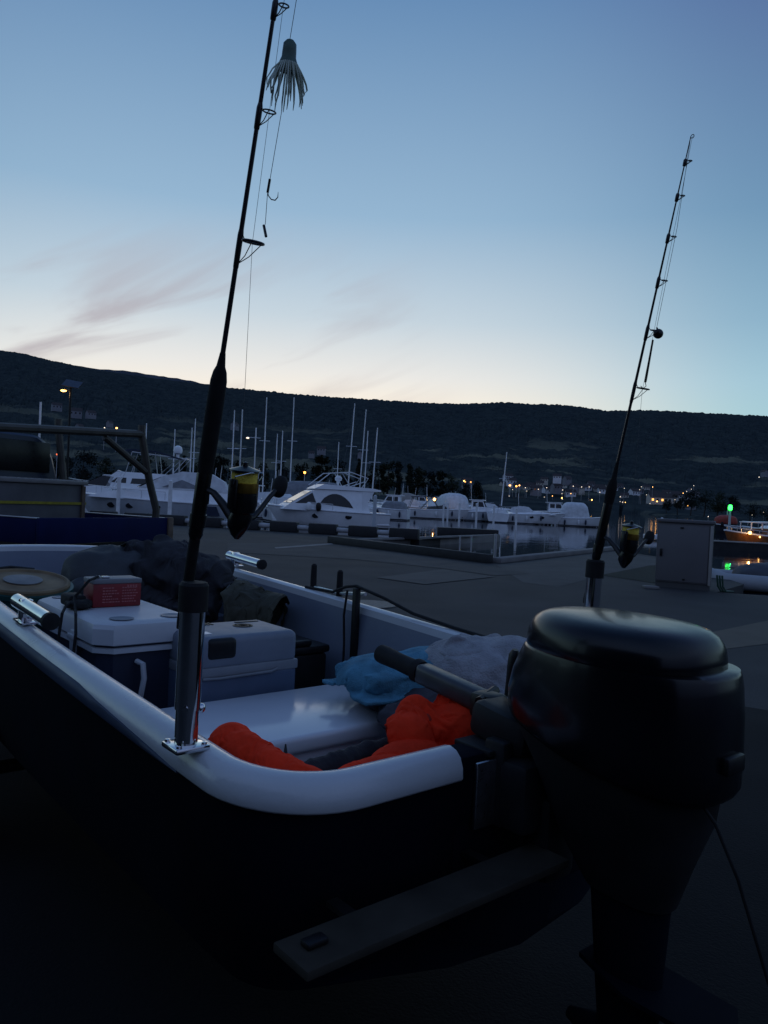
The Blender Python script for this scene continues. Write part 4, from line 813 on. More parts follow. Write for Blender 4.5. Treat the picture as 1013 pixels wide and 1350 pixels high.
for x in (-1.3, 1.3):
    b = MB(); b.box((x, .06, 1.6), (2.5, .06, 3.1)); dr = b.build('door', tim, t, Mb, smooth=False); b = MB(); b.box((x * .2, .12, 1.4), (.04, .05, .3)); b.build('handle', blackp, dr, Mb)  # doors and handles of the added sky blocker

# electrical cabinet on the quay
c0, c1 = onz(863, 773), onz(936, 779.5); cd_ = (c1 - c0); cw = cd_.length; Mc = rotz(math.atan2(cd_.y, cd_.x), c0)
t = thing('electrical_cabinet', 'grey electrical cabinet with flat lid standing on the quay at right', 'electrical cabinet', Mc)
b = MB(); b.box((cw / 2, .2, .06), (cw - .02, .36, .12)); b.build('plinth', concd, t, Mc)
b = MB(); b.box((cw / 2, .2, .76), (cw, .4, 1.28), r=.012); b.build('body', cabm, t, Mc)
b = MB(); b.box((cw / 2, .19, 1.44), (cw + .06, .48, .07), r=.015); b.build('lid', cabm, t, Mc)
b = MB(); b.box((cw / 2 - .02, -.012, .75), (cw - .1, .02, 1.2), r=.005); d_ = b.build('door', cabm, t, Mc)
b = MB(); b.box((.1, -.035, .75), (.05, .03, .16), r=.01); b.build('handle', blackp, d_, Mc)
b = MB(); b.box((.5, -.035, 1.3), (.07, .02, .03), r=.005); b.box((.58, -.03, .2), (.05, .02, .03)); b.build('lock', blackp, d_, Mc)
b = MB(); b.box((cw - .025, -.02, .74), (.05, .03, 1.26), r=.006); b.build('edge_strip', mat('cabinet_strip', (.3, .28, .26), .6, var=.1, scale=3), t, Mc)
b = MB(); q = onz(858, 776); b.box((q.x, q.y, .03), (.3, .2, .06), r=.015); b.build('loose_slab', concr, label='small loose slab at the left foot of the grey cabinet', cat='slab')
b = MB()
for k in range(3):
    q = Mc @ Vector((cw + .12 + .05 * k, .02, 0)); b.tube([(q.x, q.y, .35), (q.x + .03, q.y, .12), (q.x + .09, q.y - .02, .02), (q.x + .3, q.y + .1, .012)], .02, 7)
b.build('green_hose', mat('hose_green', (.01, .05, .03), .5), label='thin green hoses hanging beside the grey cabinet', cat='hose')

# ------------------------------------------------------------------ flatbed pickup behind the bow
T0, T1 = onz(220, 685, 1.22), onz(0, 682, 1.25); dv_ = (T1 - T0); dv_.z = 0; dv_.normalize()
Mt = rotz(math.atan2(dv_.y, dv_.x), (T0.x, T0.y, 0))   # x runs along the tailgate from its right end, y towards the cab
tk = thing('flatbed_pickup', 'dark blue flatbed pickup with tube ladder rack, seen from its blue tailgate', 'truck', Mt)
rackm = mat('rack_paint', (.06, .055, .045), .5, var=.25, scale=8)
sgn = 1 if (Mt @ Vector((0, 1, 0))).length > (Mt @ Vector((0, -1, 0))).length else -1
yy = lambda d__: sgn * d__
def zof(px, py, x, dpt):                   # height of a photo pixel on the truck's plane y = dpt
    o = Vector((0, 0, HCAM)); inv = Mt.inverted(); a = inv @ o; r = inv.to_3x3() @ ray(px, py); k = (yy(dpt) - a.y) / r.y; q = a + r * k; return q
b = MB(); b.box((.98, yy(-.03), 1.11), (1.9, .04, .27), r=.008); b.build('tailgate', boardb, tk, Mt)
b = MB(); b.box((.0, yy(-.04), 1.1), (.09, .07, .3), r=.01); b.build('corner_post', wood, tk, Mt)
b = MB(); b.box((.93, yy(1.22), .93), (1.9, 2.44, .08)); b.build('bed', blackp, tk, Mt)
q0, q1, q2, q3, q4 = zof(187, 572, 0, .08), zof(0, 563, 0, .08), zof(205, 683, 0, .08), zof(138, 576, 0, .08), zof(192, 622, 0, .08)
b = MB(); b.tube([q0 + Vector((-.02, 0, .0)), q1 + (q1 - q0) * .02], .045, 10); b.build('rack_rail', rackm, tk, Mt)
b = MB(); b.tube([q0 + Vector((0, 0, .1)), q0, lerp(q0, q2, .55), q2 + Vector((-.01, 0, .1)), q2 + Vector((0, 0, -.06))], .045, 10); b.build('rack_post', rackm, tk, Mt)
b = MB(); b.tube([q3, q4], .038, 10); b.build('rack_brace', rackm, tk, Mt)
q5, q6 = zof(77, 562, 0, 2.3), zof(88, 630, 0, 2.3); b = MB(); b.tube([q5 + Vector((0, 0, .1)), q5, q6 + Vector((0, 0, -.35))], .05, 10); b.build('rack_post', rackm, tk, Mt)
# cab
cq, ct = zof(76, 625, 0, 2.5), zof(53, 574, 0, 2.5)
cxr, cxt, czs, czt = cq.x, ct.x, cq.z, ct.z; cxl = 2 * .95 - cxr + .1
def cab_ring(y, k, zt_):
    r_ = [(cxr, .5), (cxr - .01, czs - .05), (lerp(cxr, cxt, .25), lerp(czs, zt_, .45)), (lerp(cxr, cxt, .62), lerp(czs, zt_, .84)), (cxt - .0, zt_ - .015), (cxt + .09, zt_)]
    r_ = r_ + [(cxl - (x - cxr), z) for x, z in r_[::-1]]
    return [(lerp(.95, x, k), yy(y), z) for x, z in r_]
b = MB(); b.loft([cab_ring(2.5, .97, czt - .03), cab_ring(2.53, 1, czt), cab_ring(3.6, 1, czt + .03), cab_ring(4.3, 1, czs + .1), cab_ring(4.4, 1, czs - .1), cab_ring(5.2, .97, czs - .12), cab_ring(5.4, .9, .9)]); cab = b.build('cab', truckb, tk, Mt, ang=30)
b = MB(); b.box((.95, yy(2.485), lerp(czs, czt, .42)), (cxl - cxr - .42, .02, .42), r=.008); b.build('rear_window', mat('tinted_cab_glass', (.004, .005, .008), .3, spec=.2), cab, Mt)
for xq in (.0, 1.86):
    b = MB(); b.box((xq, yy(1.25), 1.1), (.04, 2.4, .26), r=.008); b.build('bed_side', boardb, tk, Mt)
    b = MB(); b.box((xq, yy(1.25), 1.237), (.05, 2.4, .014), r=.003); b.build('bed_side_edge', alu, tk, Mt)
for y in (.75, 4.5):
    for x in (.16, 1.74):
        b = MB(); b.lathe([(.2, -.11), (.36, -.11), (.38, -.06), (.38, .06), (.36, .11), (.2, .11)], Matrix.Translation((x, yy(y), .38)) @ Matrix.Rotation(R(90), 4, 'Y'), 28); wq = b.build('wheel', rubber, tk, Mt)
        b = MB(); b.lathe([(.02, -.06), (.2, -.07), (.21, .07), (.02, .06)], Matrix.Translation((x, yy(y), .38)) @ Matrix.Rotation(R(90), 4, 'Y'), 20); b.build('rim', steel, wq, Mt)
b = MB(); b.box((.95, yy(2.6), .7), (.8, 5.0, .3)); b.build('chassis', blackp, tk, Mt)
# strapped box on the bed
k1, k2 = zof(112, 640, 0, .7), zof(112, 680, 0, .7)
tb = thing('strapped_box', 'grey ribbed lid box with yellow strap on the pickup bed', 'box', Mt @ Matrix.Translation((k1.x, yy(.7), .97)))
zt_ = k1.z; b = MB(); b.box((k1.x + .6, yy(1.3), (zt_ + .97) / 2), (1.2, 1.2, zt_ - .97), r=.01); b.build('box_body', boxm, tb, Mt)
b = MB(); b.box((k1.x + .6, yy(1.3), zt_ + .025), (1.26, 1.26, .05), r=.01)
for k in range(14): b.box((k1.x + .04 + k * .087, yy(1.3), zt_ + .054), (.035, 1.18, .008))
b.build('box_lid', treadm, tb, Mt)
b = MB(); b.box((k1.x + .03, yy(.69), (zt_ + .97) / 2), (.05, .03, zt_ - .99)); b.build('corner_batten', wood, tb, Mt)
ks = zof(60, 663, 0, .68).z; b = MB(); b.box((k1.x + .6, yy(.69), ks), (1.23, .012, .03)); b.build('strap', strapm, tb, Mt)

# ------------------------------------------------------------------ the open boat on its trailer
TH = R(40); U = Vector((-math.sin(TH), math.cos(TH), 0)); V = Vector((U.y, -U.x, 0))
A0 = Vector((-.43502, 1.783, 0))
BM = Matrix(((U.x, V.x, 0, A0.x), (U.y, V.y, 0, A0.y), (0, 0, 1, 0), (0, 0, 0, 1)))     # (s forward, w starboard, z) -> world
def frame(s, w_, z): p = BM @ Vector((s, w_, z)); return rotz(math.atan2(U.y, U.x), p)
WC, HB = .83, .83
def gz(s): return 1.0 + .043 * min(s, 3.2) + .004 * max(0, s - 3.2)
def outline(cut=True):
    pts = []; cw0, cw1 = .575, 1.085
    SA, rc = -.345, .27
    side = []
    for i in range(5): side.append((SA, lerp(cw0, rc, i / 4)))
    for i in range(1, 13):
        a = math.pi / 2 * i / 12; side.append((SA + rc - rc * math.cos(a), rc - rc * math.sin(a)))
    for i in range(1, 25):
        s = SA + rc + (2.6 - SA - rc) * i / 24; side.append((s, 0 - .02 * math.sin(math.pi * (s + .1) / 2.7)))
    for i in range(1, 29):
        a = i / 28 * math.pi / 2; x = math.sin(a) ** (2 / 3.2); y = math.cos(a) ** (2 / 2.4) if i < 28 else 0
        side.append((2.6 + 1.72 * x, WC - HB * y))
    star = [(s, 2 * WC - w_) for s, w_ in side[:-1]]
    return side + star[::-1]
OL = outline()
def normals(pts):
    ns_ = []
    for i in range(len(pts)):
        a, b_ = pts[max(i - 1, 0)], pts[min(i + 1, len(pts) - 1)]; t_ = Vector((b_[0] - a[0], b_[1] - a[1])).normalized(); n_ = Vector((t_.y, -t_.x))
        c_ = Vector((pts[i][0] - 1.6, pts[i][1] - WC))
        ns_.append(n_)
    k = len(pts) // 4; 
    if ns_[k].dot(Vector((0, -1))) < 0: ns_ = [-x for x in ns_]
    return ns_
NL = normals(OL)
def sweep(prof, closed=False):
    rings = []
    for (s, w_), n_ in zip(OL, NL):
        rings.append([(s - n_.x * f(d_, s, w_)[0], w_ - n_.y * f(d_, s, w_)[0], f(d_, s, w_)[1]) for d_ in prof])
    b = MB(); b.loft(rings, cap=closed, closed=closed); return b
def f(q, s, w_): return (q[0], gz(s) + q[1]) if len(q) == 2 else (q[0], q[2])
bt = thing('open_boat', 'open white rimmed navy boat packed with fishing gear on a trailer', 'boat', frame(1.6, WC, .4))
# the rolled white gunwale
sweep([(.085, -.05), (.082, -.008), (.07, .0), (.05, .004), (.028, -.002), (.012, -.016), (.002, -.04), (0, -.066), (.004, -.072), (.02, -.074), (.02, -.06)], True).build('gunwale', gel, bt, BM, ang=50)
# side shade of the white gunwale, put in as a tapering navy strip
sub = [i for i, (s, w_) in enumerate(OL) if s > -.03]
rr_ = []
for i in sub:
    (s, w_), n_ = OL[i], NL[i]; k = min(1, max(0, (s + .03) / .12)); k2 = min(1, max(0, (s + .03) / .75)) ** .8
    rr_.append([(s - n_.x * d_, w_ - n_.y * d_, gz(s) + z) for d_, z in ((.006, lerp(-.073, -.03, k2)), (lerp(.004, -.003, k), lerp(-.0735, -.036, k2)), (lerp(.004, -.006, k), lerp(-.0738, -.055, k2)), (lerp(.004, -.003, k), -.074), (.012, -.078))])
b = MB(); b.loft(rr_, cap=True, closed=True); b.build('gunwale_shade', mat('gunwale_shade_navy', (.03, .045, .085), .5, var=.2, scale=4, spec=.2), bt, BM, ang=50)
# outer skin: under the lip down to the chine and keel
rings = []
for (s, w_), n_ in zip(OL, NL):
    g = gz(s); fw = max(0, (s - 2.4) / 1.9); kz = .42 + .35 * fw ** 2; cz = .5 + .32 * fw ** 2
    r_ = [(s - n_.x * .012, w_ - n_.y * .012, g - .06), (s - n_.x * .03, w_ - n_.y * .03, g - .25), (s - n_.x * .065, w_ - n_.y * .065, lerp(g, cz, .98) + .06), (s - n_.x * .09, w_ - n_.y * .09, cz - .02)]
    r_.append((lerp(s, min(s, 3.6), .5), lerp(w_, WC, .55), lerp(cz, kz, .6))); r_.append((min(s, 3.7), WC, kz)); rings.append(r_)
b = MB(); b.loft(rings, cap=False, closed=False); 
e_, n = rings[0], rings[-1]
# transom between the two ends of the outline, cut down for the engine
b.add([e_[0], e_[1], e_[2], e_[3], e_[4], e_[5], n[4], n[3], n[2], n[1], n[0]], [tuple(range(11))])
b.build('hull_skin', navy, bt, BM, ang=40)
# engine cut-out board
b = MB(); b.box((-.27, WC, .74), (.10, .50, .44), r=.01); b.build('transom_board', navy, bt, BM)
b = MB(); b.box((-.335, WC, .86), (.012, .40, .17), r=.004); b.build('clamp_plate', steel, bt, BM)
# inner lining
sweep([(.085, -.04), (.095, -.12), (.11, -.30), (.14, 0, .5)]).build('inner_liner', liner, bt, BM)
FL = [(s - n_.x * .125, w_ - n_.y * .125) for (s, w_), n_ in zip(OL, NL)]
b = MB(); b.slab(FL, .49, .52); b.build('floor', deckm, bt, BM, smooth=False)
bd = [p for p in FL if p[0] > 2.5]; b = MB(); b.slab(bd, .80, .83); b.build('bow_deck', liner, bt, BM, smooth=False)
b = MB(); b.box((2.51, WC, .66), (.03, 1.44, .29)); b.build('bow_bulkhead', liner, bt, BM)
b = MB(); b.box((.725, WC, .77), (.55, 1.46, .06), r=.018, seg=3); b.box((.725, WC, .63), (.49, 1.44, .23), r=.01); b.build('stern_bench', benchm, bt, BM)
b = MB(); b.lathe([(.002, 0), (.012, 0), (.012, .012), (.002, .012)], Matrix.Translation(Vector((3.92, 1.36, 1.05)))); b.build('deck_fitting', chrome, bt, BM)
# trailer
tblack = mat('trailer_black_paint', (.006, .006, .008), .6, var=.3, scale=8, spec=.15)
tr = thing('boat_trailer', 'steel boat trailer with wheels under the open boat', 'trailer', frame(1.6, WC, 0))
b = MB()
for w_ in (WC - .42, WC + .42): b.box((1.9, w_, .34), (3.4, .06, .08)); b.box((1.6, w_, .45), (2.6, .08, .14))
for s in (.35, 1.5, 2.9): b.box((s, WC, .34), (.06, .9, .06))
b.box((4.6, WC, .34), (2.4, .07, .08)); b.build('trailer_frame', tblack, tr, BM)
b = MB(); b.tube([(2.15, WC - .87, .28), (2.15, WC + .87, .28)], .03, 10); b.build('axle', tblack, tr, BM)
for w_ in (WC - .87, WC + .87):
    T_ = Matrix.Translation((2.15, w_, .28)) @ Matrix.Rotation(R(90), 4, 'X')
    b = MB(); b.lathe([(.15, -.07), (.26, -.075), (.28, -.04), (.28, .04), (.26, .075), (.15, .07)], T_, 28); wq = b.build('wheel', rubber, tr, BM)
    b = MB(); b.lathe([(.02, -.04), (.15, -.05), (.16, .05), (.02, .04)], T_, 20); b.build('rim', tblack, wq, BM)
    b = MB(); b.tube([(2.15 + .33 * math.cos(a), w_, .28 + .33 * math.sin(a)) for a in [math.pi * (.05 + .9 * k / 10) for k in range(11)]], .085, 6, sq=.15); b.build('mudguard', blackp, tr, BM)
lb = thing('stern_step', 'pale flat step plank behind the stern below the orange jacket', 'step', frame(-.465, .39, .7))
b = MB(); b.box((-.465, .39, .725), (.118, .78, .02), r=.004); b.build('plank', woodlam, lb, BM)
b = MB(); b.box((-.46, .06, .742), (.03, .05, .014), r=.005); b.build('clamp', blackp, lb, BM)
for w_ in (.2, .62): b = MB(); b.box((-.40, w_, .718), (.15, .03, .012)); b.build('strap', blackp, lb, BM)

# ------------------------------------------------------------------ outboard engine
ob = thing('outboard_motor', 'large black outboard engine with tiller on the boat transom', 'outboard motor', frame(-.62, WC, .3))
EC = -.612
def ring(cs, hl, hw, z, p=2.7, n=48, tilt=0, nose=.0):
    r_ = []
    for j in range(n):
        a = 2 * math.pi * j / n; c, s_ = math.cos(a), math.sin(a)
        x = math.copysign(abs(c) ** (2 / p), c); y = math.copysign(abs(s_) ** (2 / p), s_)
        k = 1 - nose * max(0, x)
        r_.append((cs + hl * x, WC + hw * y * k, z + tilt * x * hl))
    return r_
low = lambda dz: dict(tilt=.16)
E2 = -.592
b = MB(); b.loft([ring(E2, .265, .18, 1.026, tilt=.17, nose=.24), ring(E2 - .002, .281, .192, 1.031, tilt=.17, nose=.24), ring(E2 - .003, .287, .197, 1.044, tilt=.165, nose=.24), ring(E2 - .003, .288, .199, 1.10, tilt=.12, nose=.24), ring(E2 - .009, .280, .1965, 1.17, tilt=.06, nose=.24), ring(E2 - .016, .268, .1925, 1.222, tilt=.02, nose=.245), ring(E2 - .019, .260, .1905, 1.246, tilt=.008, nose=.25), ring(E2 - .02, .254, .1895, 1.2535, nose=.25), ring(E2 - .018, .21, .14, 1.256, nose=.22)])
cowl = b.build('cowl', cowlm, ob, BM, ang=60)
cp = lambda k, z, t_=0: ring(E2 - .006 + .004 * (1 - k), .238 * k, .188 * k, z, nose=.25, tilt=t_)
b = MB(); b.loft([cp(.97, 1.248), cp(.992, 1.2525), cp(1, 1.256), cp(.996, 1.274), cp(.982, 1.292), cp(.955, 1.308, .004), cp(.91, 1.322, .008), cp(.84, 1.333, .012), cp(.74, 1.3405, .016), cp(.58, 1.345, .02), cp(.36, 1.3475, .022), cp(.14, 1.3485, .022), cp(.03, 1.3486, .022)])
b.build('cowl_top', cowlm, cowl, BM, ang=60)
b = MB(); b.box((E2 - .297, WC, 1.07), (.02, .08, .04), r=.008); b.build('cowl_latch', blackp, cowl, BM)
b = MB(); b.loft([ring(EC - .05, .11, .065, .70), ring(EC - .03, .16, .10, .80), ring(EC - .005, .22, .15, .93, tilt=.12, nose=.2), ring(E2, .25, .172, 1.0, tilt=.17, nose=.24), ring(E2, .268, .183, 1.03, tilt=.17, nose=.24)]); b.build('engine_pan', midm, ob, BM, ang=60)
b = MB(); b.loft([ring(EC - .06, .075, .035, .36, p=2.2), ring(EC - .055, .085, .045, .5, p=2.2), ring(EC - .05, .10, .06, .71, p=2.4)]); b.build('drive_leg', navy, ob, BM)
b = MB(); b.slab([(EC + .06, WC - .03), (EC - .1, WC - .09), (EC - .28, WC - .08), (EC - .32, WC), (EC - .28, WC + .08), (EC - .1, WC + .09), (EC + .06, WC + .03)], .5, .512); b.build('cavitation_plate', navy, ob, BM)
b = MB(); b.tube([(EC + .1, WC, .33), (EC, WC, .33), (EC - .14, WC, .33), (EC - .2, WC, .33)], [.015, .045, .045, .03], 14); b.prism([(EC + .05, .3), (EC - .08, .3), (EC - .1, .14), (EC - .02, .12)], WC - .008, WC + .008); b.build('gearcase', navy, ob, BM)
for k in range(3):
    T_ = Matrix.Translation((EC - .2, WC, .33)) @ Matrix.Rotation(2 * math.pi * k / 3, 4, 'X') @ Matrix.Rotation(R(30), 4, 'Z')
    b = MB(); b.blob((0, 0, .085), (.008, .045, .075), amp=0, nx=14, ny=10, p=2); bl = MB(); bl.add(b.v, b.f, T_); bl.build('propeller_blade', steel, ob, BM)
b = MB(); b.box((-.33, WC - .11, .88), (.07, .04, .22), r=.01); b.box((-.33, WC + .11, .88), (.07, .04, .22), r=.01); b.box((-.39, WC, .86), (.1, .26, .18), r=.02); b.box((-.42, WC, .75), (.09, .12, .22), r=.02); b.build('clamp_bracket', midm, ob, BM)
b = MB(); b.box((-.27, WC, .957), (.13, .3, .016), r=.005); b.build('clamp_foot', midm, ob, BM)
b = MB(); b.box((0, 0, 0), (.2, .13, .1), T=Matrix.Translation((-.30, WC - .03, 1.005)) @ Matrix.Rotation(R(-8), 4, 'Y'), r=.025); b.build('tiller_bracket', midm, ob, BM)
# tiller arm and grip
g0, g1, g2, g3 = Vector((.305, WC + .005, 1.088)), Vector((.10, WC + .005, 1.066)), Vector((-.17, WC, 1.035)), Vector((-.26, WC, 1.02))
b = MB(); T_ = Matrix.Translation((g1 + g2) / 2) @ Matrix.Rotation(math.atan2(g1.z - g2.z, -(g1.x - g2.x)) + math.pi, 4, 'Y')
b.box((0, 0, 0), ((g1 - g2).length, .062, .062), T=T_, r=.016, seg=3); ta = b.build('tiller_arm', tillm, ob, BM)
b = MB(); dd = (g0 - g1); b.tube([g1 - dd * .02, g1 + dd * .04, g1 + dd * .1, g1 + dd * .12, g1 + dd * .5, g1 + dd * .9, g1 + dd * .97, g1 + dd], [.034, .037, .037, .029, .028, .031, .030, .022], 20)
b.build('tiller_grip', rubber, ta, BM)
b = MB(); b.box((-.19, WC, 1.03), (.09, .075, .075), r=.015); b.tube([(-.17, WC - .02, 1.02), (-.19, WC - .03, .95), (-.17, WC - .05, .9)], .012, 8); b.tube([(-.2, WC - .05, 1.05), (-.16, WC + .06, 1.06)], .014, 8); b.build('tiller_joint', blackp, ob, BM)
b = MB(); b.tube([(-.245, WC + .02, 1.07), (-.25, WC + .02, 1.11), (-.255, WC + .02, 1.15), (-.258, WC + .02, 1.185), (-.26, WC + .02, 1.2)], [.018, .02, .024, .023, .012], 14, sq=.7); b.build('shift_lever', blackp, ob, BM)
b = MB(); b.box((-.355, WC + .1, 1.305), (.05, .05, .04), r=.012); b.build('start_handle', blackp, ob, BM)
b = MB(); b.tube([(EC - .22, WC - .05, 1.0), (EC - .27, WC - .05, .95), (EC - .31, WC - .02, .84), (EC - .36, WC + .04, .62), (EC - .42, WC + .1, .42), (EC - .48, WC + .14, .30)], .004, 8); b.build('hanging_cord', rubber, ob, BM)

# ------------------------------------------------------------------ rods, holders, reels
def along(a, b_, t_): return a + (b_ - a) * t_
def rod_holder(s, w_, base_z, top, label, lean):
    t = thing('rod_holder', label, 'rod holder', frame(s, w_, base_z), 'tall rod holders at the stern')
    b = MB(); b.box((s, w_, base_z + .008), (.085, .085, .014), r=.005)
    for i in (-1, 1):
        for j in (-1, 1): b.lathe([(.001, 0), (.007, 0), (.006, .005), (.001, .006)], Matrix.Translation((s + i * .031, w_ + j * .031, base_z + .015)), 10)
    b.build('base_plate', chrome, t, BM)
    p0 = Vector((s, w_, base_z + .015)); b = MB(); b.tube([p0, p0 + Vector((0, 0, .1))], .027, 20); b.build('socket', chrome, t, BM)
    b = MB(); b.tube([p0 + Vector((-.03, -.02, .085)), p0 + Vector((.03, .02, .085))], .007, 10); b.blob(p0 + Vector((.004, .036, .075)), (.012, .012, .012), amp=0, nx=12, ny=8, p=2); b.build('locking_pin', chrome, t, BM)
    d_ = lean; a1 = p0 + Vector((0, 0, .08)); a2 = a1 + d_ * (top - a1.z)
    b = MB(); b.tube([a1, a2], .0295, 24); b.build('upright_tube', chrome, t, BM)
    b = MB(); b.tube([a2 - d_ * .055, a2 + d_ * .005, a2 + d_ * .012], [.034, .034, .029], 24); b.build('tube_cap', rubber, t, BM)
    return a2
def fishing_rod(p_butt, p_ref, p_tip, label, guides, face, group, grip):
    # p_butt -> p_tip is straight; guides and reel hang on the aft side
    ax = (p_tip - p_butt).normalized(); L_ = (p_tip - p_butt).length
    e = Vector((-math.cos(face), math.sin(face), 0)); e = (e - ax * e.dot(ax)).normalized(); sd_ = ax.cross(e)
    if sd_.y < 0: sd_ = -sd_
    P = lambda t_, off=0, so=0: p_butt + ax * t_ + e * off + sd_ * so
    t = thing('fishing_rod', label, 'fishing rod', BM @ Matrix.Translation(p_butt) if False else rotz(0, BM @ p_butt), group)
    g0_, g1_, g2_, g3_ = grip
    b = MB(); b.tube([P(0), P(L_ * .5), P(L_ * .8), P(L_)], [.0072, .0050, .0033, .0016], 12); b.build('blank', rodm, t, BM)
    b = MB(); b.tube([P(0), P(.02), P(g0_)], [.012, .0135, .0125], 14); b.build('butt', eva, t, BM)
    b = MB(); b.tube([P(g0_ - .01), P(g0_), P(g1_), P(g1_ + .01)], [.0125, .0165, .0175, .015], 16); b.tube([P(g0_ + .02), P(g0_ + .05)], .019, 16); b.build('reel_seat', reelb, t, BM)
    b = MB(); b.tube([P(g1_), P(g1_ + .02), P(lerp(g1_, g2_, .6)), P(g2_ - .02), P(g2_), P(g2_ + .012), P(g3_)], [.0165, .0185, .0195, .0185, .015, .010, .0062], 18); b.build('fore_grip', eva, t, BM)
    for tg, r_ in guides:
        gb = MB(); hgt = r_ * 1.15 + .012; ctr = P(tg + r_ * .55, hgt + .0)
        # ring lies across the line
        gb.tube([ctr + e * (r_ * math.cos(a)) + sd_ * (r_ * math.sin(a)) for a in [2 * math.pi * k / 20 for k in range(21)]], max(.0016, r_ * .12), 8, cap=False)
        for so in (.7, -.7): gb.tube([P(tg - r_ * 1.6, .004), P(tg - r_ * .8, hgt * .7, so * r_ * .4), ctr + sd_ * so * r_ + e * r_ * .5], .0011, 6)
        gb.tube([P(tg + r_ * 1.3, .003), ctr - e * r_], .0011, 6)
        gb.build('line_guide', reelb, t, BM)
        wb_ = MB(); wb_.tube([P(tg - r_ * 2.1), P(tg - r_ * 1.9), P(tg - .6 * r_), P(tg + 1.1 * r_), P(tg + r_ * 1.8)], [.0052, .0062, .0066, .0066, .0048], 12); wb_.build('whipping', rodm, t, BM)
    tp = MB(); tp.tube([P(L_) + e * (.006 + .006 * math.cos(a)) + ax * .006 * math.sin(a) for a in [2 * math.pi * k / 12 for k in range(13)]], .0014, 6, cap=False); tp.build('tip_ring', reelb, t, BM)
    return t, P, ax, e, sd_
def spinning_reel(P, ax, e, sd_, tr_, label, yl):
    ctr = P(tr_, .118); q_ = R(6); ax, e = ax * math.cos(q_) - e * math.sin(q_), e * math.cos(q_) + ax * math.sin(q_); Mx = Matrix((sd_, e, ax)).transposed().to_4x4() @ Matrix.Scale(.95, 4); Mx.translation = ctr
    t = thing('fishing_reel', label, 'fishing reel', rotz(0, BM @ ctr), 'spinning reels')
    Tw = Mx
    b = MB(); b.lathe([(.001, .062), (.006, .060), (.007, .052), (.036, .043), (.0365, .039), (.030, .037)], Tw, 32); b.build('drag_cap', reelb, t, BM)
    b = MB(); b.lathe([(.006, .040), (.0295, .040), (.0305, .030), (.030, .014), (.028, .012), (.006, .012)], Tw, 32); b.build('spool_line', yl, t, BM)
    b = MB(); b.lathe([(.01, .013), (.033, .013), (.034, -.004), (.033, -.009), (.01, -.009)], Tw, 32); b.build('spool_skirt', gold, t, BM)
    b = MB(); b.lathe([(.01, -.008), (.0325, -.009), (.034, -.035), (.030, -.055), (.022, -.062), (.01, -.062)], Tw, 28)
    for sx in (1, -1): b.box((sx * .037, 0, -.012), (.010, .024, .07), T=Tw, r=.004)
    b.build('rotor', reelb, t, BM)
    b = MB(); b.loft([[(.026 * math.cos(a) * k, .024 * math.sin(a) * k2 + dy, z) for a in [2 * math.pi * j / 20 for j in range(20)]] for z, k, k2, dy in ((-.056, 1, 1, 0), (-.072, 1.08, 1.2, -.004), (-.092, .95, 1.1, -.008), (-.112, .55, .6, -.01), (-.122, .2, .25, -.01))], T=Tw); b.build('gear_body', reelb, t, BM)
    b = MB(); b.tube([(0, -.112, -.018), (0, -.09, -.024), (0, -.06, -.046), (0, -.03, -.072), (0, -.012, -.082)], [.008, .0085, .010, .012, .014], 12, T=Tw, sq=.6); b.box((0, -.113, -.02), (.018, .006, .07), T=Tw, r=.002); b.build('reel_foot', reelb, t, BM)
    b = MB(); b.tube([(.038, .002, .0), (.048, .015, .028), (.02, .034, .04), (-.02, .034, .04), (-.045, .012, .03), (-.038, .0, .0)], .0016, 8, T=Tw); b.build('bail_wire', chrome, t, BM)
    b = MB(); b.tube([(.02, 0, -.075), (.042, 0, -.072), (.066, .0, -.055), (.1, .0, -.025), (.12, .0, -.012)], [.009, .008, .0065, .006, .0065], 12, T=Tw); hd = b.build('handle_arm', reelb, t, BM)
    b = MB(); b.blob((0, 0, 0), (.014, .02, .028), amp=0, nx=20, ny=14, p=2.4); kb = MB(); kb.add(b.v, b.f, Tw @ Matrix.Translation((.135, .0, -.002)) @ Matrix.Rotation(R(18), 4, 'Y')); kb.build('handle_knob', rubber, hd, BM)
    return t, Tw
# left rod, standing at the port quarter
la = Vector((-.128, 0, 1))
left_top = rod_holder(0, .0, gz(0) - .004, 1.375, 'tall chrome rod holder with black cap on the near port quarter', Vector((-.02, 0, 1)))
def rod_line(px, py, w_):
    o = Vector((0, 0, HCAM)); r = ray(px, py); k = ((A0 + V * w_ - o).dot(V)) / r.dot(V); p = o + r * k; return Vector(((p - A0).dot(U), w_, p.z))
lb_, lt_ = rod_line(249, 765, -.002), rod_line(364, 0, -.002)
ldir = (lt_ - lb_).normalized()
l_butt = lb_ - ldir * .12; l_tip = l_butt + ldir * 2.1
tl = lambda py: ((rod_line(lerp(249, 364, (765 - py) / 765), py, -.002)) - l_butt).length
lrod, LP, lax, le, lsd = fishing_rod(l_butt, None, l_tip, 'long black fishing rod in the near left chrome holder', [(tl(325), .0225), (tl(152), .0135), (tl(12), .010), (1.83, .008), (1.97, .006)], R(20), 'fishing rods', (tl(705), tl(625), tl(490), tl(465)))
spinning_reel(LP, lax, le, lsd, tl(627), 'black and gold spinning reel with yellow line on the near left rod', yel)
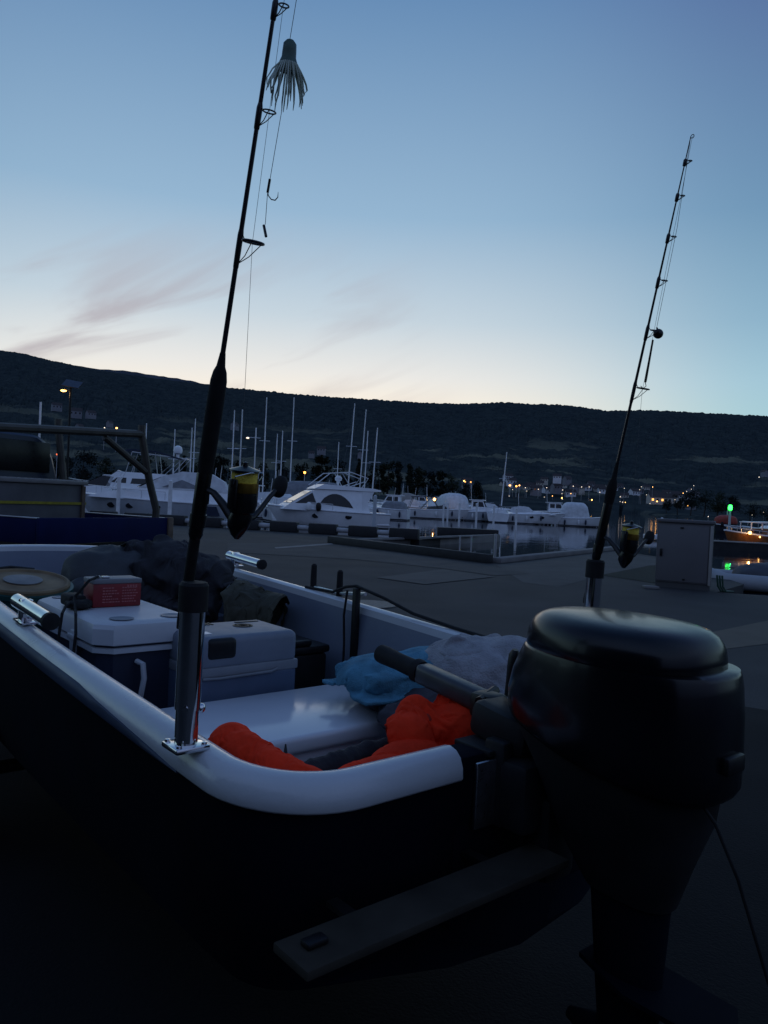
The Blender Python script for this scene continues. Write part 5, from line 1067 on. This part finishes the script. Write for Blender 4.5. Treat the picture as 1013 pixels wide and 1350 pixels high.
# right rod
right_top = rod_holder(.06, 1.655, gz(0) - .004, 1.40, 'tall chrome rod holder behind the engine on the starboard quarter', Vector((-.04, 0, 1)))
rb_, rt_ = rod_line(784, 745, 1.655), rod_line(911, 180, 1.655)
rdir = (rt_ - rb_).normalized(); r_butt = rb_ - rdir * .15; r_tip = rt_
trr = lambda py: (rod_line(lerp(784, 911, (745 - py) / 565), py, 1.655) - r_butt).length
rrod, RP, rax, re_, rsd = fishing_rod(r_butt, None, r_tip, 'long black fishing rod in the far right chrome holder', [(trr(515), .021), (trr(438), .014), (trr(372), .0105), (trr(314), .0085), (trr(260), .007), (trr(214), .006)], 0, 'fishing rods', (trr(735), trr(665), trr(635), trr(610)))
spinning_reel(RP, rax, re_, rsd, trr(697), 'black and gold spinning reel on the far right rod', yel)
# lines
def fline(name, pts, label, r_=.0006):
    b = MB(); b.tube(pts, r_, 5); b.build(name, linem, M=BM, label=label, cat='fishing line')
OFF = .03
fline('fishing_line', [LP(tl(640), .11), LP(tl(325) + .01, .036), LP(tl(152), .028), LP(tl(12), .022), LP(1.83, .018), LP(2.1, .008)], 'thin line running through the guides of the left rod', .0005)
fline('fishing_line', [RP(trr(680), .11), RP(trr(515), .035), RP(trr(438), .028), RP(trr(372), .022), RP(trr(260), .014), RP((r_tip - r_butt).length, .006)], 'thin line running through the guides of the right rod', .0006)
# squid lure with hook, hanging from the left tip
def lw(px, py): return rod_line(px, py, .03)
sq = lw(382, 55); 
fline('lure_leader', [LP(2.1, .008), lw(391, 0), sq, lw(371, 150), lw(356, 238)], 'thin leader carrying the squid lure and hook', .0007)
tsq = thing('squid_lure', 'pale green rubber squid lure with fringed skirt by the left rod', 'fishing lure', rotz(0, BM @ lw(378, 140)))
c0_ = lw(383, 53); axq = (lw(379, 100) - c0_).normalized(); xq = Vector((0, 0, 1)).cross(axq); 
xq = Vector((.64, .77, 0)); xq = (xq - axq * xq.dot(axq)).normalized(); yq = axq.cross(xq); Tq = Matrix((xq, yq, axq)).transposed().to_4x4(); Tq.translation = c0_
b = MB(); b.lathe([(.001, 0), (.008, .001), (.0135, .008), (.0145, .022), (.0150, .035), (.019, .046), (.0225, .056), (.022, .058)], Tq, 24); b.build('head', mat('squid_head_vinyl', (.04, .09, .06), .4, var=.3, scale=40), tsq, BM)
b = MB(); rq = random.Random(4)
for k in range(34):
    a = 2 * math.pi * k / 34; l_ = rq.uniform(.05, .082); fl = rq.uniform(.3, .95); pts = []
    for i in range(6):
        u_ = i / 5; rr_ = .0195 + .032 * fl * math.sin(u_ * 1.7); pts.append((rr_ * math.cos(a + .25 * u_ * rq.uniform(-1, 1)), rr_ * math.sin(a), .05 + l_ * u_))
    b.tube(pts, [.0032, .0032, .003, .0028, .0024, .0012], 6, T=Tq, sq=.5)
b.build('skirt', vinyl, tsq, BM)
h0 = lw(356, 236); h1 = lw(353, 254)
b = MB(); b.tube([h0, h1], .0028, 8); b.build('fishing_hook', reelb, M=BM, label='single hook hanging under the squid lure', cat='fish hook')
hb_ = MB(); hb_.tube([lw(353, 252), lw(354, 258), lw(358, 263), lw(363, 264), lw(366.5, 260), lw(367, 253)], [.0012, .0012, .0012, .0012, .001, .0004], 8); hk = bpy.data.objects['fishing_hook']; hb_.build('hook_bend', reelb, hk, BM)
fline('lure_tail_line', [h1, lw(350, 296)], 'short line from the hook to the lowest guide', .0007)
b = MB(); b.tube([lw(348, 297), lw(351, 312)], .003, 8); b.build('line_stopper', reelb, M=BM, label='small black stopper hanging in the lowest guide of the left rod', cat='stopper')
# sinker on the right rod
rw = lambda px, py: rod_line(px, py, 1.675)
fline('sinker_leader', [r_tip, rw(893, 300), rw(866, 432)], 'thin leader from the right rod tip to the sinker', .0008)
ts = thing('ball_sinker', 'round dark ball sinker on a black tube beside the right rod', 'sinker', rotz(0, BM @ rw(853, 505)))
b = MB(); b.blob(rw(868, 440), (.0175, .0175, .0175), amp=0, nx=24, ny=16, p=2); b.tube([rw(866, 432), rw(868, 436)], .003, 8); b.build('ball', reelb, ts, BM)
b = MB(); b.tube([rw(861, 448), rw(852, 499), rw(851, 504)], [.0035, .0042, .004], 10); b.tube([rw(851, 504), rw(852, 509), rw(848, 512), rw(845, 509)], .0014, 6); b.build('tube', reelb, ts, BM)

# ------------------------------------------------------------------ gunwale fittings
def side_holder(s0, s1, w_, z, sp_, label):
    t = thing('gunwale_rod_holder', label, 'rod holder', frame(sp_, w_, gz(sp_)), 'lying tube rod holders on the gunwales')
    b = MB(); b.box((sp_, w_, gz(sp_) + .01), (.12, .06, .012), r=.004); b.box((sp_, w_, gz(sp_) + .05), (.05, .045, .09), r=.008); b.build('bracket', chrome, t, BM)
    b = MB(); b.tube([(s1, w_, z[1]), (s0 + .02, w_, z[0])], .028, 22); b.build('tube', chrome, t, BM)
    b = MB(); b.tube([(s0 + .025, w_, z[0]), (s0, w_, z[0]), (s0 - .003, w_, z[0])], [.0305, .0305, .022], 22); b.build('tube_end', rubber, t, BM)
side_holder(1.125, 1.55, .03, (1.118, 1.135), 1.44, 'chrome tube rod holder on the near gunwale beside the white cooler')
side_holder(2.40, 2.82, 1.64, (1.165, 1.187), 2.74, 'chrome tube rod holder on the far gunwale behind the jackets')
t = thing('rod_rest', 'black two pronged rod rest clamped on the far gunwale', 'rod rest', frame(1.76, 1.66, gz(1.76)))
for s in (1.885, 1.640):
    b = MB(); b.tube([(s, 1.66, gz(s)), (s, 1.66, gz(s) + .05), (s, 1.66, gz(s) + .13), (s, 1.66, gz(s) + .14)], [.017, .018, .016, .008], 12); b.build('prong', rubber, t, BM)
b = MB(); b.tube([(1.885, 1.66, gz(1.885) + .01), (1.64, 1.66, gz(1.64) + .015), (1.38, 1.63, gz(1.38) + .055)], .009, 8); b.build('crossbar', steel, t, BM)
b = MB(); b.box((1.37, 1.565, .93), (.035, .03, .44), r=.006); b.build('gunwale_post', blackp, M=BM, label='slim black upright post inside the far gunwale', cat='post')
b = MB(); b.tube([(1.9, 1.62, gz(1.9) + .008), (1.66, 1.63, gz(1.66) + .02), (1.5, 1.6, 1.14), (1.38, 1.57, 1.158), (1.2, 1.6, 1.12), (1.0, 1.62, 1.07), (.75, 1.635, gz(.75) + .012), (.5, 1.63, gz(.5) + .01), (.2, 1.63, gz(.2) + .01)], .008, 8)
b.tube([(1.44, 1.56, 1.13), (1.46, 1.56, 1.0), (1.44, 1.555, .86), (1.42, 1.54, .7)], .006, 8); b.build('power_cable', rubber, M=BM, label='black cable looped over the post along the far gunwale', cat='cable')

# ------------------------------------------------------------------ coolers, battery, bucket
tw = thing('cool_box', 'large navy cooler with white lid behind the stern bench', 'cool box', frame(1.75, .48, .52))
s0_, s1_, w0_, w1_ = 1.24, 2.08, .235, .655; sm, wm_ = (s0_ + s1_) / 2, (w0_ + w1_) / 2
def chamf(s0, s1, w0, w1, c): return [(s0 + c, w0), (s1 - c, w0), (s1, w0 + c), (s1, w1 - c), (s1 - c, w1), (s0 + c, w1), (s0, w1 - c), (s0, w0 + c)]
b = MB(); b.slab(chamf(s0_ + .02, s1_ - .02, w0_ + .02, w1_ - .02, .05), .52, .985); b.build('cooler_body', coolb, tw, BM, ang=20)
b = MB(); q = lambda i_, z: [(x, y, z) for x, y in chamf(s0_ + i_, s1_ - i_, w0_ + i_, w1_ - i_, .06)]
b.loft([q(.012, .985), q(0, .99), q(0, 1.05), q(.006, 1.066), q(.02, 1.075), q(.06, 1.078)]); ld = b.build('cooler_lid', coolw, tw, BM, ang=25)
b = MB(); b.loft([q(.01, .955), q(.004, .957), q(.004, .975), q(.01, .977)]); b.build('rim_band', coolw, tw, BM, ang=20)
for s, w_ in ((s0_ + .08, w0_ + .12), (s0_ + .08, w1_ - .09), (s1_ - .1, w0_ + .1)):
    b = MB(); b.lathe([(.03, 1.0785), (.045, 1.0785), (.047, 1.0815), (.042, 1.082), (.036, 1.0795), (.002, 1.0792)], Matrix.Translation((s, w_, 0)), 24); b.build('cup_ring', ecg, ld, BM)
b = MB(); b.box((s0_ + .26, w0_ - .004, .965), (.05, .016, .1), r=.005); b.box((s0_ + .26, w0_ - .014, .99), (.07, .012, .02), r=.004); b.build('latch', coolw, tw, BM)
b = MB(); b.tube([(s0_ + .012, w0_ + .16, .92), (s0_ - .025, w0_ + .17, .915), (s0_ - .03, w0_ + .175, .86), (s0_ - .025, w0_ + .165, .78), (s0_ + .01, w0_ + .15, .74)], .011, 10); b.build('carry_handle', coolw, tw, BM)

te = thing('electric_cool_box', 'grey electric cool box with round fan vent behind the stern bench', 'cool box', frame(1.15, .77, .52))
es0, es1, ew0, ew1 = 1.03, 1.36, .535, 1.0; em, ewm = (es0 + es1) / 2, (ew0 + ew1) / 2
T_ = Matrix.Identity(4)
b = MB(); b.box((em, ewm, .705), (es1 - es0, ew1 - ew0, .365), r=.022, seg=3); b.build('cooler_body', ecb, te, BM)
b = MB(); b.box((em, ewm, .895), (es1 - es0 + .003, ew1 - ew0 + .003, .04), r=.006, seg=2); b.build('rim_band', ecl, te, BM)
b = MB(); b.box((em, ewm, .967), (es1 - es0 - .001, ew1 - ew0 - .001, .135), r=.03, seg=4); ld = b.build('cooler_lid', ecg, te, BM)
b = MB(); b.tube([(es0 - .004, ew0 + .03, .875), (es0 - .006, ew0 + .1, .872), (es0 - .006, ewm + .1, .876), (es0 - .004, ew1 - .1, .885)], .005, 10, sq=1.3); b.build('bail_handle', ecl, te, BM)
b = MB(); b.lathe([(.001, 1.0352), (.02, 1.0352), (.021, 1.0375), (.026, 1.0375), (.027, 1.0352), (.036, 1.0352), (.037, 1.0375), (.042, 1.0375), (.043, 1.0352)], Matrix.Translation((em + .02, ewm + .07, 0)), 28); b.build('fan_vent', blackp, ld, BM)
b = MB()
for k in range(9): b.box((em + .11, ew0 + .06 + k * .017, 1.0355), (.05, .008, .004))
b.build('comb_vent', blackp, ld, BM)
b = MB(); b.box((em + .1, ew1 - .1, 1.0355), (.02, .11, .004), r=.001); b.build('slot', blackp, ld, BM)
b = MB(); b.box((es0 + .03, ew0 + .11, .985), (.075, .13, .085), r=.02, seg=3); b.build('handle_recess', blackp, ld, BM)
b = MB(); b.box((es0 + .085, ew0 + .06, 1.036), (.05, .07, .003)); b.build('paper_label', whitep, ld, BM)

ta_ = thing('battery', 'red sealed battery with grey top standing on the white cooler lid', 'battery', frame(1.66, .45, 1.079))
bs_, bw0, bw1, bz = 1.62, .345, .555, 1.0795
b = MB(); b.box((bs_ + .06, (bw0 + bw1) / 2, bz + .05), (.12, bw1 - bw0, .1), r=.004); b.build('case', redm, ta_, BM)
b = MB(); b.box((bs_ + .06, (bw0 + bw1) / 2, bz + .1105), (.124, bw1 - bw0 + .004, .021), r=.005); b.build('top', bgrey, ta_, BM)
b = MB(); rq = random.Random(2)
for r_ in range(6):
    for cidx in range(2):
        y0 = bw0 + .04 + cidx * .085; ln = rq.uniform(.04, .07)
        x_ = y0
        while x_ < y0 + ln: wd = rq.uniform(.004, .012); b.box((bs_ - .0008, x_ + wd / 2, bz + .022 + r_ * .012), (.0012, wd, .005)); x_ += wd + .003
for k in range(4): b.box((bs_ - .0008, bw1 - .06 + k * .012, bz + .088), (.0012, .008, .011))
b.build('label_print', redpr, ta_, BM)
b = MB(); b.box((bs_ + .03, bw0 + .03, bz + .127), (.018, .014, .014), r=.003); b.box((bs_ + .03, bw0 + .06, bz + .126), (.03, .03, .01), r=.003); b.build('terminal', steel, ta_, BM)
b = MB(); b.box((1.70, .29, 1.107), (.13, .07, .05), r=.012, seg=3); b.blob((1.63, .29, 1.098), (.06, .05, .02), amp=.006, sc=30, flat=.018)
b.tube([(1.64, .37, 1.21), (1.6, .32, 1.20), (1.62, .27, 1.13), (1.55, .25, 1.09), (1.45, .22, 1.085), (1.38, .2, 1.02), (1.36, .18, .85)], .006, 8); b.tube([(1.62, .27, 1.12), (1.58, .22, 1.095), (1.52, .19, 1.08), (1.5, .17, .95)], .006, 8)
b.build('charger_lead', rubber, M=BM, label='black plug and leads beside the red battery', cat='charger')

tb_ = thing('bait_bucket', 'round green bucket with brown rimmed lid at the left edge', 'bucket', frame(2.40, .26, .83))
cb = Vector((2.42, .275, 0)); TB = Matrix.Translation(cb + Vector((0, 0, 1.0))) @ Matrix.Rotation(R(-9), 4, 'Y') @ Matrix.Scale(1.1, 4) @ Matrix.Translation((0, 0, -1.0))
b = MB(); b.lathe([(.15, .6), (.17, .62), (.205, 1.06), (.215, 1.065), (.215, 1.085), (.2, 1.087), (.19, 1.08)], TB, 48); b.build('bucket_body', greenp, tb_, BM)
b = MB(); b.lathe([(.198, 1.083), (.2, 1.098), (.194, 1.106), (.185, 1.106), (.178, 1.096), (.1, 1.095), (.09, 1.1), (.02, 1.101), (.001, 1.101)], TB, 48); ld = b.build('bucket_lid', tan, tb_, BM)
b = MB(); b.lathe([(.001, 1.1025), (.08, 1.1025), (.082, 1.1075), (.075, 1.109), (.001, 1.109)], TB, 32); b.build('lid_disc', mat('grey_disc', (.2, .2, .2), .7, var=.2, scale=10), ld, BM)
b = MB(); b.tube([TB @ Vector((.19, -.12, 1.10)), TB @ Vector((.215, 0, 1.107)), TB @ Vector((.19, .10, 1.10))], .009, 8); b.build('bucket_handle', blackp, tb_, BM)

# dark crate beyond the electric cool box
t = thing('tackle_crate', 'black tackle crate in shadow right of the electric cool box', 'crate', frame(1.6, 1.28, .52))
b = MB(); b.box((1.66, 1.29, .67), (.40, .36, .30), r=.02); b.build('crate_body', blackp, t, BM)
b = MB(); b.box((1.66, 1.29, .84), (.42, .38, .04), r=.015); b.box((1.47, 1.29, .875), (.03, .16, .03), r=.01); b.build('crate_lid', blackp, t, BM)

# ------------------------------------------------------------------ clothes and bags on the bow deck
b = MB(); b.blob((2.78, .86, 1.01), (.30, .24, .22), ang=.5, amp=.03, sc=4.5, fold=.018, seed=2, p=2.6, flat=.2, nx=90, ny=60, fine=.15)
b.blob((2.62, .72, .97), (.2, .16, .14), ang=.2, amp=.03, sc=6, fold=.018, seed=9, flat=.14, nx=70, ny=44, fine=.15); b.build('grey_duffel_bag', greycl, M=BM, label='slumped grey nylon bag behind the red battery', cat='bag', ang=80)
cloth_mesh('black_jacket', SIM['jacket'], darkcl, label='crumpled black jacket on the heap behind the left rod', cat='jacket')
cloth_mesh('olive_trousers', SIM['trousers'], olive, label='crumpled olive trousers at the right end of the heap', cat='trousers')
b = MB(); b.blob((2.0, 1.3, .67), (.3, .25, .16), amp=.03, sc=6, fold=.03, seed=21, flat=.15); b.build('dark_bag', darkcl, M=BM, label='dark bag on the floor under the olive trousers', cat='bag', ang=80)

# ------------------------------------------------------------------ towels, cushion, orange jacket, umbrella
b = MB(); b.blob((.56, 1.26, .855), (.20, .27, .055), ang=.15, amp=.012, sc=7, fold=.01, seed=31, flat=.05); b.build('dark_cushion', brownc, M=BM, label='dark brown seat cushion under the blue towel', cat='cushion', ang=80)
b = MB(); b.blob((.58, 1.235, .925), (.165, .28, .045), ang=.10, amp=.016, sc=9, fold=.012, seed=33, p=4.2, nx=110, ny=60); tw_ = b.build('blue_towel', bluetow, M=BM, label='folded fluffy blue towel on the stern bench', cat='towel', ang=80); cloth_mesh('top_layer', SIM['towel'], bluetow, .012, tw_)
cloth_mesh('grey_fleece', SIM['fleece'], greytow, .012, label='rumpled pale grey fleece blanket against the far gunwale', cat='blanket')
b = MB(); b.blob((.30, 1.12, .85), (.14, .22, .05), ang=.3, amp=.02, sc=9, fold=.02, seed=37, flat=.05); b.build('brown_blanket', brownc, M=BM, label='dark brown blanket hanging below the blue towel', cat='blanket', ang=80)
oj = thing('orange_jacket', 'bright orange life jacket lying inside the stern rim', 'life jacket', frame(-.1, .5, .8))
def rumple(pts, rads, seed, sq=.7, n=40, sub=16, amp=.013):
    P_ = []; R_ = []
    for i in range(len(pts) - 1):
        for k in range(sub):
            t_ = k / sub; a0, a1, a2, a3 = [Vector(pts[max(0, min(len(pts) - 1, i + q))]) for q in (-1, 0, 1, 2)]
            P_.append(.5 * ((2 * a1) + (a2 - a0) * t_ + (2 * a0 - 5 * a1 + 4 * a2 - a3) * t_ * t_ + (3 * a1 - a0 - 3 * a2 + a3) * t_ ** 3)); R_.append(lerp(rads[i], rads[i + 1], t_ * t_ * (3 - 2 * t_)))
    P_.append(Vector(pts[-1])); R_.append(rads[-1])
    b = MB(); b.tube(P_, R_, n, sq=sq)
    for i, p in enumerate(b.v):
        c = P_[min(i // n, len(P_) - 1)]; d_ = (p - c); L_ = d_.length
        if L_ > 1e-5: k = p * 16 + Vector((seed, 0, 0)); b.v[i] = p + d_ / L_ * (amp * noise.noise(k) + amp * 1.3 * (1 - 2 * abs(noise.noise(k * .7 + Vector((0, 4, 2))))) + amp * .3 * (1 - 2.6 * abs(noise.noise(k * 1.9 + Vector((7, 1, 2)))))) * min(1, L_ / .02)
    return b
cloth_mesh('sleeve', SIM['sleeve'], orange, .003, oj)
cloth_mesh('body', SIM['strip'], orange, .003, oj)
cloth_mesh('vest', SIM['vest'], orange, .003, oj)
b = rumple([(-.2, .86, .9), (-.16, .93, .93), (-.1, .98, .92)], [.02, .035, .012], 9); b.build('chest', orange, oj, BM, ang=80)
b = MB(); b.tube([(-.045, .60, .952), (-.07, .68, .985), (-.05, .76, .975)], .012, 8, sq=.25); b.build('webbing', orange_w, oj, BM)
tu = thing('folded_umbrella', 'folded dark umbrella lying across the orange jacket', 'umbrella', frame(.0, .5, .88))
b = rumple([(.0, .27, .875), (.01, .34, .872), (.03, .45, .868), (.06, .58, .868), (.09, .7, .87)], [.014, .022, .026, .024, .012], 6, sq=.6, amp=.006); b.build('umbrella_cloth', darkcl, tu, BM, ang=80)
b = MB(); b.tube([(-.03, .24, .88), (-.01, .28, .878)], .016, 12); b.tube([(.03, .30, .885), (.065, .32, .935)], [.012, .002], 8); b.build('umbrella_handle', blackp, tu, BM)

for o in list(COL.objects):
    if o.type == 'MESH' and not o.parent and not o.get('kind') and not o.get('category'): o['category'] = o.name.replace('_', ' ')
